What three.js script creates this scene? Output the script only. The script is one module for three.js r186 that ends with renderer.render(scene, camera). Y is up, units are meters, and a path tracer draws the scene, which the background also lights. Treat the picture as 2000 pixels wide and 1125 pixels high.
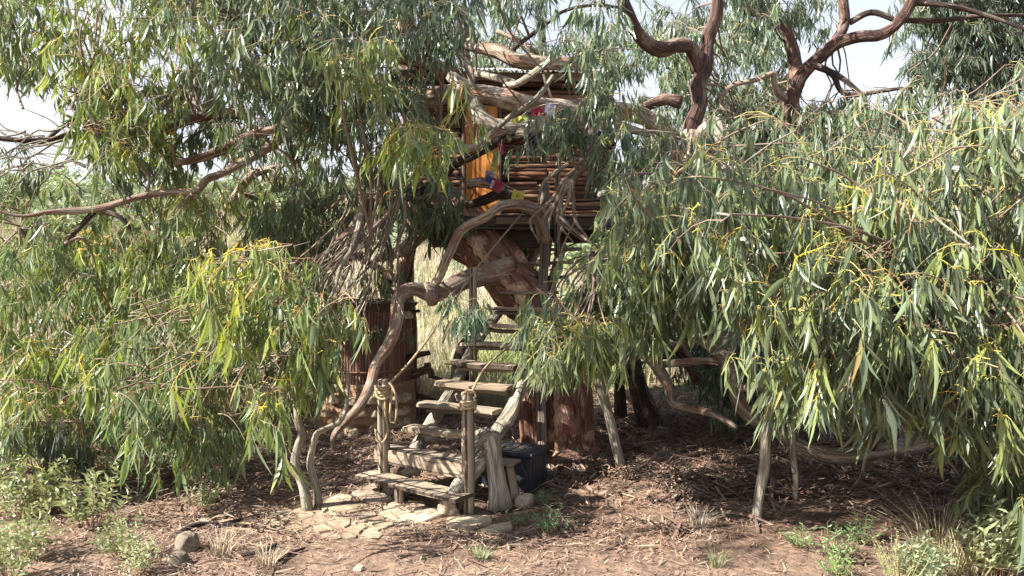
import * as THREE from 'three';
import { mergeGeometries, mergeVertices, toCreasedNormals } from 'three/addons/utils/BufferGeometryUtils.js';
import { RoundedBoxGeometry } from 'three/addons/geometries/RoundedBoxGeometry.js';

// ---------------------------------------------------------------- camera, sky, sun, exposure
const F = 1376, CX = 1000, CY = 562.5, EYE = 2.1;
const scene = new THREE.Scene();
const camera = new THREE.PerspectiveCamera(2 * Math.atan(CY / F) * 180 / Math.PI, 2000 / 1125, 0.05, 900);
camera.position.set(0, EYE, 0);
camera.lookAt(0, EYE, -10);
scene.add(camera);
const TO_SUN = new THREE.Vector3(-0.74, 0.64, 0.10).normalize();
{
  const W = 512, H = 256, data = new Float32Array(W * H * 4);
  for (let r = 0; r < H; r++) for (let c = 0; c < W; c++) {
    const up = ((r + 0.5) / H - 0.5) * Math.PI, a = ((c + 0.5) / W - 0.5) * 2 * Math.PI;
    const y = Math.sin(up), x = Math.cos(a) * Math.cos(up), z = Math.sin(a) * Math.cos(up);
    const cs = Math.max(0, x * TO_SUN.x + y * TO_SUN.y + z * TO_SUN.z);
    const t = Math.pow(1 - Math.max(0, y), 1.7), g = 0.55 * Math.pow(cs, 6) + 0.25 * Math.pow(cs, 1.5);
    const cl = [0.40 + 0.98 * t + g, 0.54 + 0.88 * t + g * 0.98, 0.84 + 0.66 * t + g * 0.95];
    for (let k = 0; k < 3; k++) data[(r * W + c) * 4 + k] = cl[k] * 0.285;
    data[(r * W + c) * 4 + 3] = 1;
  }
  const sky = new THREE.DataTexture(data, W, H, THREE.RGBAFormat, THREE.FloatType);
  sky.mapping = THREE.EquirectangularReflectionMapping; sky.magFilter = THREE.LinearFilter; sky.needsUpdate = true;
  scene.background = sky; scene.environment = sky;
}
const sun = new THREE.DirectionalLight(new THREE.Color(1, 0.96, 0.89), 5);
sun.position.copy(TO_SUN).multiplyScalar(60); sun.target.position.set(0, 0, -8);
sun.castShadow = true; sun.shadow.radius = 1; sun.shadow.mapSize.set(4096, 4096);
Object.assign(sun.shadow.camera, { left: -25, right: 25, top: 25, bottom: -25, near: 1, far: 150 });
scene.add(sun, sun.target);
const renderer = new THREE.WebGLRenderer({ antialias: true });
renderer.toneMapping = THREE.LinearToneMapping;
renderer.toneMappingExposure = 3.6;
renderer.shadowMap.enabled = true;

// ---------------------------------------------------------------- helpers
const V = (x, y, z) => new THREE.Vector3(x, y, z);
function rng(seed) { let s = seed | 0; return () => { s = (s + 0x6d2b79f5) | 0; let t = Math.imul(s ^ (s >>> 15), 1 | s); t = (t + Math.imul(t ^ (t >>> 7), 61 | t)) ^ t; return ((t ^ (t >>> 14)) >>> 0) / 4294967296; }; }
const R = rng(77), rr = (a, b, f = R) => a + (b - a) * f(), pick = (a, f = R) => a[Math.floor(f() * a.length)];
const at = (px, py, d) => V((px - CX) * d / F, EYE - (py - CY) * d / F, -d);
const groundD = (py) => EYE * F / (py - CY);
const onGround = (px, py) => { const p = at(px, py, groundD(py)); p.y = ground(p.x, p.z); return p; };
const smooth = (a, b, x) => { const t = Math.min(1, Math.max(0, (x - a) / (b - a))); return t * t * (3 - 2 * t); };
const lerp = (a, b, t) => a + (b - a) * t;
function hash(x, y, z) { let h = Math.imul(x, 374761393) + Math.imul(y, 668265263) + Math.imul(z, 2147483647 ^ 0x5bd1e995); h = Math.imul(h ^ (h >>> 13), 1274126177); return ((h ^ (h >>> 16)) >>> 0) / 4294967296; }
function vnoise(x, y, z, px = 0, py = 0) {
  const ix = Math.floor(x), iy = Math.floor(y), iz = Math.floor(z), fx = x - ix, fy = y - iy, fz = z - iz;
  const u = fx * fx * (3 - 2 * fx), v = fy * fy * (3 - 2 * fy), w = fz * fz * (3 - 2 * fz), m = (a, n) => n ? ((a % n) + n) % n : a;
  const h = (i, j, k) => hash(m(ix + i, px), m(iy + j, py), iz + k);
  return lerp(lerp(lerp(h(0, 0, 0), h(1, 0, 0), u), lerp(h(0, 1, 0), h(1, 1, 0), u), v), lerp(lerp(h(0, 0, 1), h(1, 0, 1), u), lerp(h(0, 1, 1), h(1, 1, 1), u), v), w);
}
const fbm = (x, y, z, px = 0, py = 0, o = 4) => { let s = 0, a = 0.5, n = 0; for (let i = 0; i < o; i++) { s += a * vnoise(x, y, z + i * 7, px, py); n += a; a *= 0.5; x *= 2; y *= 2; px *= 2; py *= 2; } return s / n; };
const taken = new Map();
function numbered(n) { const k = taken.get(n) || 0; taken.set(n, k + 1); return k ? n + '_' + String(k).padStart(3, '0') : n; }
function tag(o, label, category, group, kind) { if (label) o.userData.label = label; if (category) o.userData.category = category; if (group) o.userData.group = group; if (kind) o.userData.kind = kind; return o; }
function thing(name, label, category, p = V(0, 0, 0), group) { const o = new THREE.Group(); o.name = numbered(name); o.position.copy(p); scene.add(o); return tag(o, label, category, group); }
function mesh(name, geo, mat, parent, label) { const m = new THREE.Mesh(geo, mat); m.name = name; m.castShadow = m.receiveShadow = true; if (label) m.userData.label = label; parent.add(m); return m; }
// a part whose geometry is given in world coordinates
function wpart(name, geo, mat, parent, label) { const p = parent.getWorldPosition(V(0, 0, 0)); parent.updateWorldMatrix(true, false); geo.applyMatrix4(parent.matrixWorld.clone().invert()); return mesh(name, geo, mat, parent, label); }
function solo(name, geo, mat, label, category, group, kind) { // one-mesh thing given in world coordinates
  geo.computeBoundingBox(); const b = geo.boundingBox, c = V((b.min.x + b.max.x) / 2, b.min.y, (b.min.z + b.max.z) / 2);
  geo.translate(-c.x, -c.y, -c.z); const m = new THREE.Mesh(geo, mat); m.name = numbered(name); m.position.copy(c); m.castShadow = m.receiveShadow = true; scene.add(m);
  return tag(m, label, category, group, kind);
}
function texture(w, h, f, srgb = true) {
  const d = new Uint8Array(w * h * 4);
  for (let y = 0; y < h; y++) for (let x = 0; x < w; x++) { const c = f(x / w, y / h), i = (y * w + x) * 4; for (let k = 0; k < 3; k++) d[i + k] = Math.max(0, Math.min(255, Math.round(255 * c[k]))); d[i + 3] = 255; }
  const t = new THREE.DataTexture(d, w, h); t.wrapS = t.wrapT = THREE.RepeatWrapping; t.magFilter = THREE.LinearFilter; if (srgb) t.colorSpace = THREE.SRGBColorSpace; t.needsUpdate = true; return t;
}
const mix3 = (a, b, t) => a.map((v, i) => lerp(v, b[i], t));

// ---------------------------------------------------------------- ground form
function ground(x, z) {
  const d = -z, near = Math.exp(-Math.pow((d - 8) / 9, 2) - Math.pow(x / 12, 2));
  const flat = 1 - 0.85 * Math.exp(-Math.pow((x + 1.0) / 1.7, 2) - Math.pow((d - 6.4) / 0.9, 2));
  let y = (fbm(x * 0.6 + 40, z * 0.6, 1) - 0.5) * 0.10 * near + (fbm(x * 2.3, z * 2.3, 5) - 0.5) * 0.05 * near * flat;
  if (d > 12) { const s = Math.min(d, 90) - 12; y += 0.17 * s * smooth(0, 8, s) + (fbm(x * 0.05 + 9, z * 0.05, 3) - 0.45) * 5 * smooth(18, 60, d); }
  if (d > 90) y += 2.2 * smooth(90, 140, d);
  y += 0.5 * smooth(7, 12, -x) * smooth(6, 10, d);
  return y;
}

// ---------------------------------------------------------------- textures and materials
const streak = (u, v, s, n = 16, m = 2) => fbm(u * n, v * m, s, n, m, 5);
const barkTex = (a, b, dark, s, dk = 0.8) => texture(512, 512, (u, v) => {
  const w = u + 0.05 * (fbm(u * 4, v * 4, s + 3, 4, 4, 2) - 0.5), k = streak(w, v, s, 14, 2), p = fbm(u * 3, v * 3, s + 9, 3, 3, 4), c = streak(w, v, s + 20, 18, 4);
  let col = mix3(a, b, smooth(0.38, 0.62, p * 0.6 + k * 0.4)); const pe = fbm(u * 5 + 0.3 * k, v * 4, s + 40, 5, 4, 4); col = mix3(col, [0.70, 0.64, 0.56], smooth(0.57, 0.61, pe) * 0.6); col = mix3(col, dark.map((x) => x * 1.4), smooth(0.42, 0.39, pe) * 0.55); col = mix3(col, dark, smooth(0.46, 0.28, c) * dk); const g = 0.82 + 0.36 * vnoise(u * 128, v * 32, s, 128, 32); return col.map((x) => x * g);
});
const barkBump = texture(512, 512, (u, v) => { const w = u + 0.05 * (fbm(u * 4, v * 4, 4, 4, 4, 2) - 0.5), c = streak(w, v, 21, 24, 3) * 0.7 + streak(w, v, 8, 10, 2) * 0.5; return [c, c, c]; }, false);
const woodTex = (a, b, dark, s) => texture(512, 512, (u, v) => {
  const w = v + 0.02 * (fbm(u * 2, v * 6, s, 2, 6, 3) - 0.5), k = fbm(u * 2, w * 40, s, 2, 40, 4), q = fbm(u * 3, v * 5, s + 5, 3, 5, 3), cr = fbm(u * 1, w * 22, s + 30, 1, 22, 3);
  let c = mix3(a, b, smooth(0.3, 0.7, k * 0.6 + q * 0.4)); c = mix3(c, dark, smooth(0.36, 0.26, cr)); return c;
});
const woodBump = texture(512, 512, (u, v) => { const w = v + 0.02 * (fbm(u * 2, v * 6, 1, 2, 6, 3) - 0.5), k = fbm(u * 2, w * 40, 1, 2, 40, 4) * 0.7 + smooth(0.26, 0.36, fbm(u, w * 22, 31, 1, 22, 3)) * 0.6; return [k, k, k]; }, false);
const soilTex = texture(1024, 1024, (u, v) => {
  const a = fbm(u * 10, v * 10, 2, 10, 10, 5), b = fbm(u * 60, v * 60, 6, 60, 60, 3), c = vnoise(u * 240, v * 240, 9, 240, 240);
  const k = 0.50 + 0.35 * a + 0.25 * b + 0.18 * (c - 0.5); return [k, k * 0.97, k * 0.94];
});
const soilBump = texture(1024, 1024, (u, v) => { const k = fbm(u * 30, v * 30, 6, 30, 30, 5); return [k, k, k]; }, false);
const stoneTex = texture(512, 512, (u, v) => {
  const a = fbm(u * 5, v * 5, 12, 5, 5, 5), b = fbm(u * 40, v * 40, 15, 40, 40, 3); let c = mix3([0.76, 0.70, 0.61], [0.66, 0.59, 0.51], smooth(0.35, 0.65, a)); c = mix3(c, [0.56, 0.45, 0.37], smooth(0.62, 0.8, a) * 0.6); const g = 0.84 + 0.32 * b; return c.map((x) => x * g);
});
const stoneBump = texture(512, 512, (u, v) => { const k = fbm(u * 12, v * 12, 17, 12, 12, 5); return [k, k, k]; }, false);
const std = (o) => new THREE.MeshStandardMaterial({ roughness: 0.9, side: THREE.DoubleSide, ...o });
const rep = (t, a, b) => { const c = t.clone(); c.repeat.set(a, b); c.needsUpdate = true; return c; };
const barkMat = (t) => std({ map: t, bumpMap: barkBump, bumpScale: 0.035, roughness: 0.92, vertexColors: true });
const M = {
  red: barkMat(barkTex([0.42, 0.31, 0.26], [0.55, 0.48, 0.43], [0.20, 0.13, 0.11], 1)),
  pale: barkMat(barkTex([0.60, 0.54, 0.48], [0.50, 0.43, 0.37], [0.36, 0.25, 0.19], 2, 0.65)),
  grey: barkMat(barkTex([0.52, 0.49, 0.43], [0.66, 0.63, 0.56], [0.34, 0.31, 0.26], 3, 0.45)),
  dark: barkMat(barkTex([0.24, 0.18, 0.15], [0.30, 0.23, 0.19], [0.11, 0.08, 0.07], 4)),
  wood: std({ map: woodTex([0.50, 0.44, 0.38], [0.63, 0.56, 0.47], [0.26, 0.21, 0.17], 1), bumpMap: woodBump, bumpScale: 0.008, vertexColors: true }),
  pine: std({ map: woodTex([0.80, 0.50, 0.20], [0.87, 0.60, 0.28], [0.58, 0.31, 0.11], 5), bumpMap: woodBump, bumpScale: 0.002, roughness: 0.6 }),
  stone: std({ map: stoneTex, bumpMap: stoneBump, bumpScale: 0.015, vertexColors: true }),
  plastic: std({ color: new THREE.Color(0.018, 0.02, 0.03), roughness: 0.42, bumpMap: rep(soilBump, 4, 4), bumpScale: 0.0008 }),
  rope: std({ map: texture(64, 64, (u, v) => { const k = 0.5 + 0.5 * Math.sin((u + v * 2) * Math.PI * 8), n = vnoise(u * 32, v * 32, 2, 32, 32); return mix3([0.45, 0.38, 0.28], [0.74, 0.66, 0.52], k * 0.75 + n * 0.25); }), roughness: 0.95 }),
  clay: std({ map: rep(stoneTex, 1, 1), bumpMap: stoneBump, bumpScale: 0.03, color: new THREE.Color(0.5, 0.38, 0.30) }),
  metal: std({ map: texture(256, 256, (u, v) => { const a = fbm(u * 6, v * 6, 3, 6, 6, 5); return mix3([0.62, 0.62, 0.61], [0.50, 0.36, 0.26], smooth(0.5, 0.7, a)); }), metalness: 0.35, roughness: 0.55 }),
};
{ const q = (t) => { const c = t.clone(); c.rotation = Math.PI / 2; c.needsUpdate = true; return c; }; M.pole = std({ map: q(M.wood.map), bumpMap: q(woodBump), bumpScale: 0.008, vertexColors: true }); }
const vc = (geo, r, g, b) => { const n = geo.attributes.position.count, a = new Float32Array(n * 3); for (let i = 0; i < n; i++) { a[i * 3] = r; a[i * 3 + 1] = g; a[i * 3 + 2] = b; } return geo.setAttribute('color', new THREE.BufferAttribute(a, 3)); };
const tone = (geo, k = 1, warm = 0) => vc(geo, k * (1 + warm), k, k * (1 - warm));

// ---------------------------------------------------------------- tubes: limbs, trunks, logs, ropes
// pts: [Vector3, radius] ...
function tube(pts, o = {}) {
  const { radial = 10, rough = 0.16, flute = 0.12, step = 0.07, seed = 1, uvr = 1, cap = true, patch = 0.36 } = o;
  const curve = new THREE.CatmullRomCurve3(pts.map((p) => p[0]), false, 'centripetal');
  const len = curve.getLength(), n = Math.max(3, Math.min(150, Math.round(len / step)));
  const pos = [], uv = [], col = [], idx = [], cum = [0], big = Math.max(...pts.map((p) => p[1])); if (o.uvr === undefined) o.uvr = Math.max(1, Math.round(big * 9));
  for (let i = 1; i < pts.length; i++) cum.push(cum[i - 1] + 1);
  const up = V(0, 0, 0); let N = null, prev = null;
  const rings = n + 1;
  for (let i = 0; i <= n; i++) {
    const t = i / n, f = t * (pts.length - 1), k = Math.min(pts.length - 2, Math.floor(f)), c = curve.getPoint(t), T = curve.getTangent(t);
    const r0 = lerp(pts[k][1], pts[k + 1][1], smooth(0, 1, f - k));
    if (!N) { N = Math.abs(T.y) > 0.9 ? V(1, 0, 0) : V(0, 1, 0); N.sub(T.clone().multiplyScalar(N.dot(T))).normalize(); } else { N.sub(T.clone().multiplyScalar(N.dot(T))).normalize(); }
    const B = T.clone().cross(N);
    const wob = rough ? r0 * 0.5 * rough : 0;
    c.x += wob * (vnoise(t * len * 2.2, seed, 1) - 0.5) * 2; c.y += wob * (vnoise(t * len * 2.2, seed, 5) - 0.5) * 2;
    for (let j = 0; j <= radial; j++) {
      const a = (j % radial) / radial * Math.PI * 2, ca = Math.cos(a), sa = Math.sin(a);
      let r = r0 * (1 + rough * 2 * (vnoise(ca * 1.6 + 5, sa * 1.6 + 5, t * len * 1.7 + seed * 13) - 0.5));
      r *= 1 + rough * 0.7 * (vnoise(ca * 3.4 + 11, sa * 3.4 + 3, t * len * 7 + seed * 5) - 0.5);
      if (flute) r *= 1 + flute * (vnoise(ca * 2.6 + 9, sa * 2.6 + 9, t * len * 0.35 + seed * 7) - 0.5) * 2;
      pos.push(c.x + (N.x * ca + B.x * sa) * r, c.y + (N.y * ca + B.y * sa) * r, c.z + (N.z * ca + B.z * sa) * r);
      uv.push(j / radial * (o.uvr || uvr), t * len * 0.9);
      const q = 1 + patch * 2 * (vnoise(ca * 1.2 + seed, sa * 1.2, t * len * 1.3 + seed) - 0.5); col.push(q, q, q);
    }
  }
  for (let i = 0; i < n; i++) for (let j = 0; j < radial; j++) { const a = i * (radial + 1) + j, b = a + radial + 1; idx.push(a, b, a + 1, b, b + 1, a + 1); }
  if (cap) for (const e of [0, n]) {
    const c = curve.getPoint(e / n), ci = pos.length / 3; pos.push(c.x, c.y, c.z); uv.push(0.5, 0.5); col.push(1.25, 1.2, 1.1);
    for (let j = 0; j < radial; j++) { const a = e * (radial + 1) + j; e ? idx.push(a, ci, a + 1) : idx.push(a, a + 1, ci); }
  }
  const g = new THREE.BufferGeometry();
  g.setAttribute('position', new THREE.Float32BufferAttribute(pos, 3)); g.setAttribute('uv', new THREE.Float32BufferAttribute(uv, 2)); g.setAttribute('color', new THREE.Float32BufferAttribute(col, 3));
  g.setIndex(idx); g.computeVertexNormals();
  const nn = g.attributes.normal; // close the shading seam
  for (let i = 0; i <= n; i++) { const a = i * (radial + 1), b = a + radial, v = V(nn.getX(a) + nn.getX(b), nn.getY(a) + nn.getY(b), nn.getZ(a) + nn.getZ(b)).normalize(); nn.setXYZ(a, v.x, v.y, v.z); nn.setXYZ(b, v.x, v.y, v.z); }
  return g;
}
// limb from pixels: [px, py, depth, half width in px]
const toPts = (list) => list.map(([x, y, d, r]) => [at(x, y, d), r * d / F]);
let limbSeed = 1;
const limb = (list, o = {}) => tube(toPts(list), { seed: limbSeed++, ...o });
function plank(w, h, l, seed, jag = 0.012) { // l along x, worn rough board with bevelled edges, centred
  const g = new RoundedBoxGeometry(l, h, w, 2, Math.min(h, w) * 0.22); let m = g.toNonIndexed ? g : g; const p = m.attributes.position;
  const nx = 14; // subdivide along x for unevenness
  const bx = new THREE.BoxGeometry(l, h, w, nx, 2, 3), q = bx.attributes.position;
  for (let i = 0; i < q.count; i++) {
    let x = q.getX(i), y = q.getY(i), z = q.getZ(i); const ey = Math.abs(y) / (h / 2), ez = Math.abs(z) / (w / 2), ex = Math.abs(x) / (l / 2);
    if (ey > 0.99 && ez > 0.99) { y *= 1 - Math.min(0.3, 0.012 / h); z *= 1 - Math.min(0.2, 0.008 / w); }
    if (ex > 0.99) { x += (fbm(z * 30, y * 30, seed) - 0.5) * jag * 3; if (ey > 0.99) x *= 0.997; }
    y += (fbm(x * 2.2, z * 4, seed) - 0.5) * jag * 1.6; z += (fbm(x * 2.5, y * 8 + 5, seed + 3) - 0.5) * jag * 3;
    q.setXYZ(i, x, y, z);
  }
  const uv = bx.attributes.uv, nrm = bx.attributes.normal;
  for (let i = 0; i < uv.count; i++) { const x = q.getX(i), y = q.getY(i), z = q.getZ(i); uv.setXY(i, Math.abs(nrm.getX(i)) > 0.9 ? z * 0.3 : x * 0.9 + seed * 0.37, (Math.abs(nrm.getY(i)) > 0.5 ? z : y + w) * 1.0 + seed * 0.21); }
  bx.computeVertexNormals(); return tone(bx, 1);
}
function rock(rx, ry, rz, seed, detail = 3) {
  let g = new THREE.IcosahedronGeometry(1, detail); g = mergeVertices(g.deleteAttribute('uv').deleteAttribute('normal')); const p = g.attributes.position, uv = [];
  for (let i = 0; i < p.count; i++) {
    const v = V(p.getX(i), p.getY(i), p.getZ(i)); const k = 0.75 + 0.5 * fbm(v.x * 1.3 + seed, v.y * 1.3, v.z * 1.3 + seed);
    v.multiplyScalar(k); for (const [a, b, c, d] of [[1, 0.3, 0.2, 0.72], [-0.8, 0.4, 0.5, 0.7], [0.1, 1, 0.1, 0.66], [0.2, 0.2, 1, 0.74]]) { const L = Math.hypot(a, b, c), q = (v.x * a + v.y * b + v.z * c) / L; if (q > d) v.addScaledVector(V(a / L, b / L, c / L), (d - q) * 0.85); }
    v.y = Math.max(v.y, -0.55); p.setXYZ(i, v.x * rx, v.y * ry, v.z * rz); uv.push(v.x * rx * 2.2 + seed, (v.z * rz + v.y * ry) * 2.2);
  }
  g.setAttribute('uv', new THREE.Float32BufferAttribute(uv, 2)); g.computeVertexNormals(); return tone(g, 1);
}

// ---------------------------------------------------------------- leaves
const leafMat = new THREE.MeshPhysicalMaterial({ color: 0xffffff, vertexColors: true, roughness: 1, clearcoat: 1, clearcoatRoughness: 0.27, transmission: 0.42, thickness: 0, side: THREE.DoubleSide });
leafMat.name = 'eucalyptus leaf';
const twigMat = std({ vertexColors: true, roughness: 0.85 });
function leafGeo(len, wid, sickle, bend, col, segs = 5) {
  const pos = [], idx = [], cl = [], nr = [];
  for (let i = 0; i <= segs; i++) {
    const t = i / segs, w = wid * 0.5 * Math.pow(Math.sin(Math.PI * Math.min(1, Math.pow(t * 0.985 + 0.015, 0.75))), 0.85), cx = sickle * len * (t * t - 0.1 * t), cz = bend * len * t * t, y = -len * t;
    const sl = sickle * 2 * t, L = Math.hypot(1, sl), ax = 1 / L, ay = sl / L; // across
    pos.push(cx - ax * w, y - ay * w, cz + w * 0.25, cx, y, cz, cx + ax * w, y + ay * w, cz + w * 0.25);
    for (let k = 0; k < 3; k++) { const m = k === 1 ? 1.18 : 1; cl.push(col[0] * m, col[1] * m, col[2] * m * 0.95); nr.push((k - 1) * 0.3, 0.1, 1); }
    if (i) { const a = (i - 1) * 3; for (const k of [0, 1]) idx.push(a + k, a + k + 3, a + k + 1, a + k + 1, a + k + 3, a + k + 4); }
  }
  const g = new THREE.BufferGeometry(); g.setAttribute('position', new THREE.Float32BufferAttribute(pos, 3)); g.setAttribute('color', new THREE.Float32BufferAttribute(cl, 3)); g.setIndex(idx); g.computeVertexNormals(); return g;
}
function thinTube(pts, r0, r1, col, sides = 3) {
  const pos = [], cl = [], idx = []; const n = pts.length;
  for (let i = 0; i < n; i++) {
    const T = pts[Math.min(n - 1, i + 1)].clone().sub(pts[Math.max(0, i - 1)]).normalize(), N = Math.abs(T.y) > 0.9 ? V(1, 0, 0) : V(0, 1, 0); N.sub(T.clone().multiplyScalar(N.dot(T))).normalize(); const B = T.clone().cross(N), r = lerp(r0, r1, i / (n - 1));
    for (let j = 0; j < sides; j++) { const a = j / sides * Math.PI * 2, c = Math.cos(a) * r, s = Math.sin(a) * r; pos.push(pts[i].x + N.x * c + B.x * s, pts[i].y + N.y * c + B.y * s, pts[i].z + N.z * c + B.z * s); cl.push(...col); if (i) { const p = (i - 1) * sides, q = (j + 1) % sides; idx.push(p + j, p + j + sides, p + q, p + q, p + j + sides, p + q + sides); } }
  }
  const g = new THREE.BufferGeometry(); g.setAttribute('position', new THREE.Float32BufferAttribute(pos, 3)); g.setAttribute('color', new THREE.Float32BufferAttribute(cl, 3)); g.setIndex(idx); g.computeVertexNormals(); return g;
}
const LEAF_COLS = [[0.080, 0.120, 0.066], [0.096, 0.136, 0.064], [0.072, 0.112, 0.072], [0.108, 0.146, 0.058], [0.090, 0.126, 0.076]];
const LR = rng(5);
const leafVariants = [];
for (let i = 0; i < 14; i++) leafVariants.push(leafGeo(rr(0.16, 0.32, LR), rr(0.020, 0.036, LR), rr(-0.48, 0.48, LR), rr(-0.3, 0.3, LR), LEAF_COLS[i % 5]));
const YELLOW = [0.60, 0.50, 0.03], ORANGE = [0.42, 0.24, 0.05], BROWN = [0.20, 0.13, 0.09];
// a spray: a short twig with its leaves; returns { twig, leaves:[{v, m}] }
function sprayDef(seed, nl, stiff, tcols) {
  const f = rng(seed), L = rr(0.16, 0.30, f), pts = [], az = rr(-0.3, 0.3, f), drop = rr(0.35, 0.9, f);
  for (let i = 0; i <= 4; i++) { const t = i / 4; pts.push(V(L * t * (1 - 0.3 * t * drop), -L * drop * t * t * 0.8 + 0.03 * Math.sin(t * 5 + seed), L * az * t + 0.02 * Math.sin(t * 7 + seed))); }
  const leaves = [], tcol = pick(tcols, f), tw = [thinTube(pts, 0.0032, 0.0018, tcol)], stalks = [];
  for (let i = 0; i < nl; i++) {
    const t = Math.min(0.999, 0.2 + 0.8 * Math.pow((i + f() * 0.5) / nl, 0.6)), k = Math.min(3, Math.floor(t * 4)), p = pts[k].clone().lerp(pts[k + 1], t * 4 - k);
    const a = rr(0, Math.PI * 2, f), tilt = rr(0.05, stiff, f) + 0.15 * (i === nl - 1 ? 1 : 0), out = V(Math.cos(a), 0, Math.sin(a)).add(V(0.55, 0, 0)).normalize();
    const dir = V(0, -Math.cos(tilt), 0).addScaledVector(out, Math.sin(tilt)).normalize();
    const q = new THREE.Quaternion().setFromUnitVectors(V(0, -1, 0), dir).multiply(new THREE.Quaternion().setFromAxisAngle(V(0, 1, 0), rr(0, Math.PI * 2, f)));
    const st = rr(0.015, 0.03, f), base = p.clone().addScaledVector(dir, st * 0.8).addScaledVector(out, st * 0.6), s = rr(0.55, 1.18, f);
    stalks.push(thinTube([p, base], 0.0016, 0.0014, tcol)); leaves.push({ v: Math.floor(f() * leafVariants.length), m: new THREE.Matrix4().compose(base, q, V(s, s, s)), k: rr(0.7, 1.35, f), h: f() < 0.016 ? [2.0, 1.0, 0.7] : f() < 0.07 ? [1.4, 1.3, 0.75] : [1, 1, 1] });
  }
  for (let i = 0; i < 2; i++) { const p = pts[2 + i], e = p.clone().add(V(rr(-0.04, 0.06, f), rr(-0.01, 0.05, f), rr(-0.05, 0.05, f))); stalks.push(thinTube([p, p.clone().lerp(e, 0.5).add(V(0, 0.008, 0)), e], 0.002, 0.0014, tcol)); }
  return { twig: mergeGeometries([...tw, ...stalks]), leaves };
}
function sprayGeo(d) {
  return mergeGeometries([d.twig, ...d.leaves.map(({ v, m, k, h }) => { const g = leafVariants[v].clone().applyMatrix4(m), c = g.attributes.color.array; for (let i = 0; i < c.length; i++) c[i] *= k * h[i % 3]; return g; })]);
}
const SPRAYS = []; for (let i = 0; i < 18; i++) { const d = sprayDef(100 + i, 7 + (i % 6), [0.3, 0.45, 0.7][i % 3], i < 9 ? [YELLOW, YELLOW, ORANGE, [0.45, 0.42, 0.08]] : [BROWN, [0.26, 0.15, 0.09], [0.24, 0.22, 0.08]]); d.geo = sprayGeo(d); SPRAYS.push(d); }

const inPoly = (x, y, P) => { let c = false; for (let i = 0, j = P.length - 1; i < P.length; j = i++) { const [xi, yi] = P[i], [xj, yj] = P[j]; if ((yi > y) !== (yj > y) && x < (xj - xi) * (y - yi) / (yj - yi) + xi) c = !c; } return c; };

// gaps in the crown: places in the photograph where the sun comes through to the steps, the flagstones and the front of the house
const LIT = [[-2.3, 3.0, -8.0, 0.9, 0.9, 0.5, 0.75], [-1.2, 2.3, -8.8, 0.9, 0.5, 0.4, 0.75], [-1.15, 0.3, -6.55, 1.6, 0.6, 0.8, 0.95], [-0.6, 1.0, -7.9, 0.7, 0.7, 0.8, 0.8], [-0.45, 4.1, -10.4, 0.9, 1.1, 0.35, 0.8], [-2.0, 0.05, -6.0, 1.8, 0.3, 0.5, 0.7], [-0.8, 2.3, -9.2, 0.6, 0.5, 0.5, 0.8], [-1.6, 0.2, -9.8, 0.9, 0.4, 0.6, 0.7], [0.1, 4.9, -9.3, 1.4, 0.35, 0.4, 0.75], [0.65, 0.7, -8.6, 0.6, 0.9, 0.4, 0.9], [-0.35, 3.5, -10.4, 0.5, 0.5, 0.35, 0.95]];
function inGap(p, u) { for (const [x, y, z, a, b, c, k] of LIT) { if (u > k) continue; const t = (p.x - x) * TO_SUN.x + (p.y - y) * TO_SUN.y + (p.z - z) * TO_SUN.z; if (t < 0.5) continue; const q = Math.hypot((p.x - TO_SUN.x * t - x) / a, (p.y - TO_SUN.y * t - y) / b, (p.z - TO_SUN.z * t - z) / c); if (q < 1) return true; } return false; }
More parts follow.
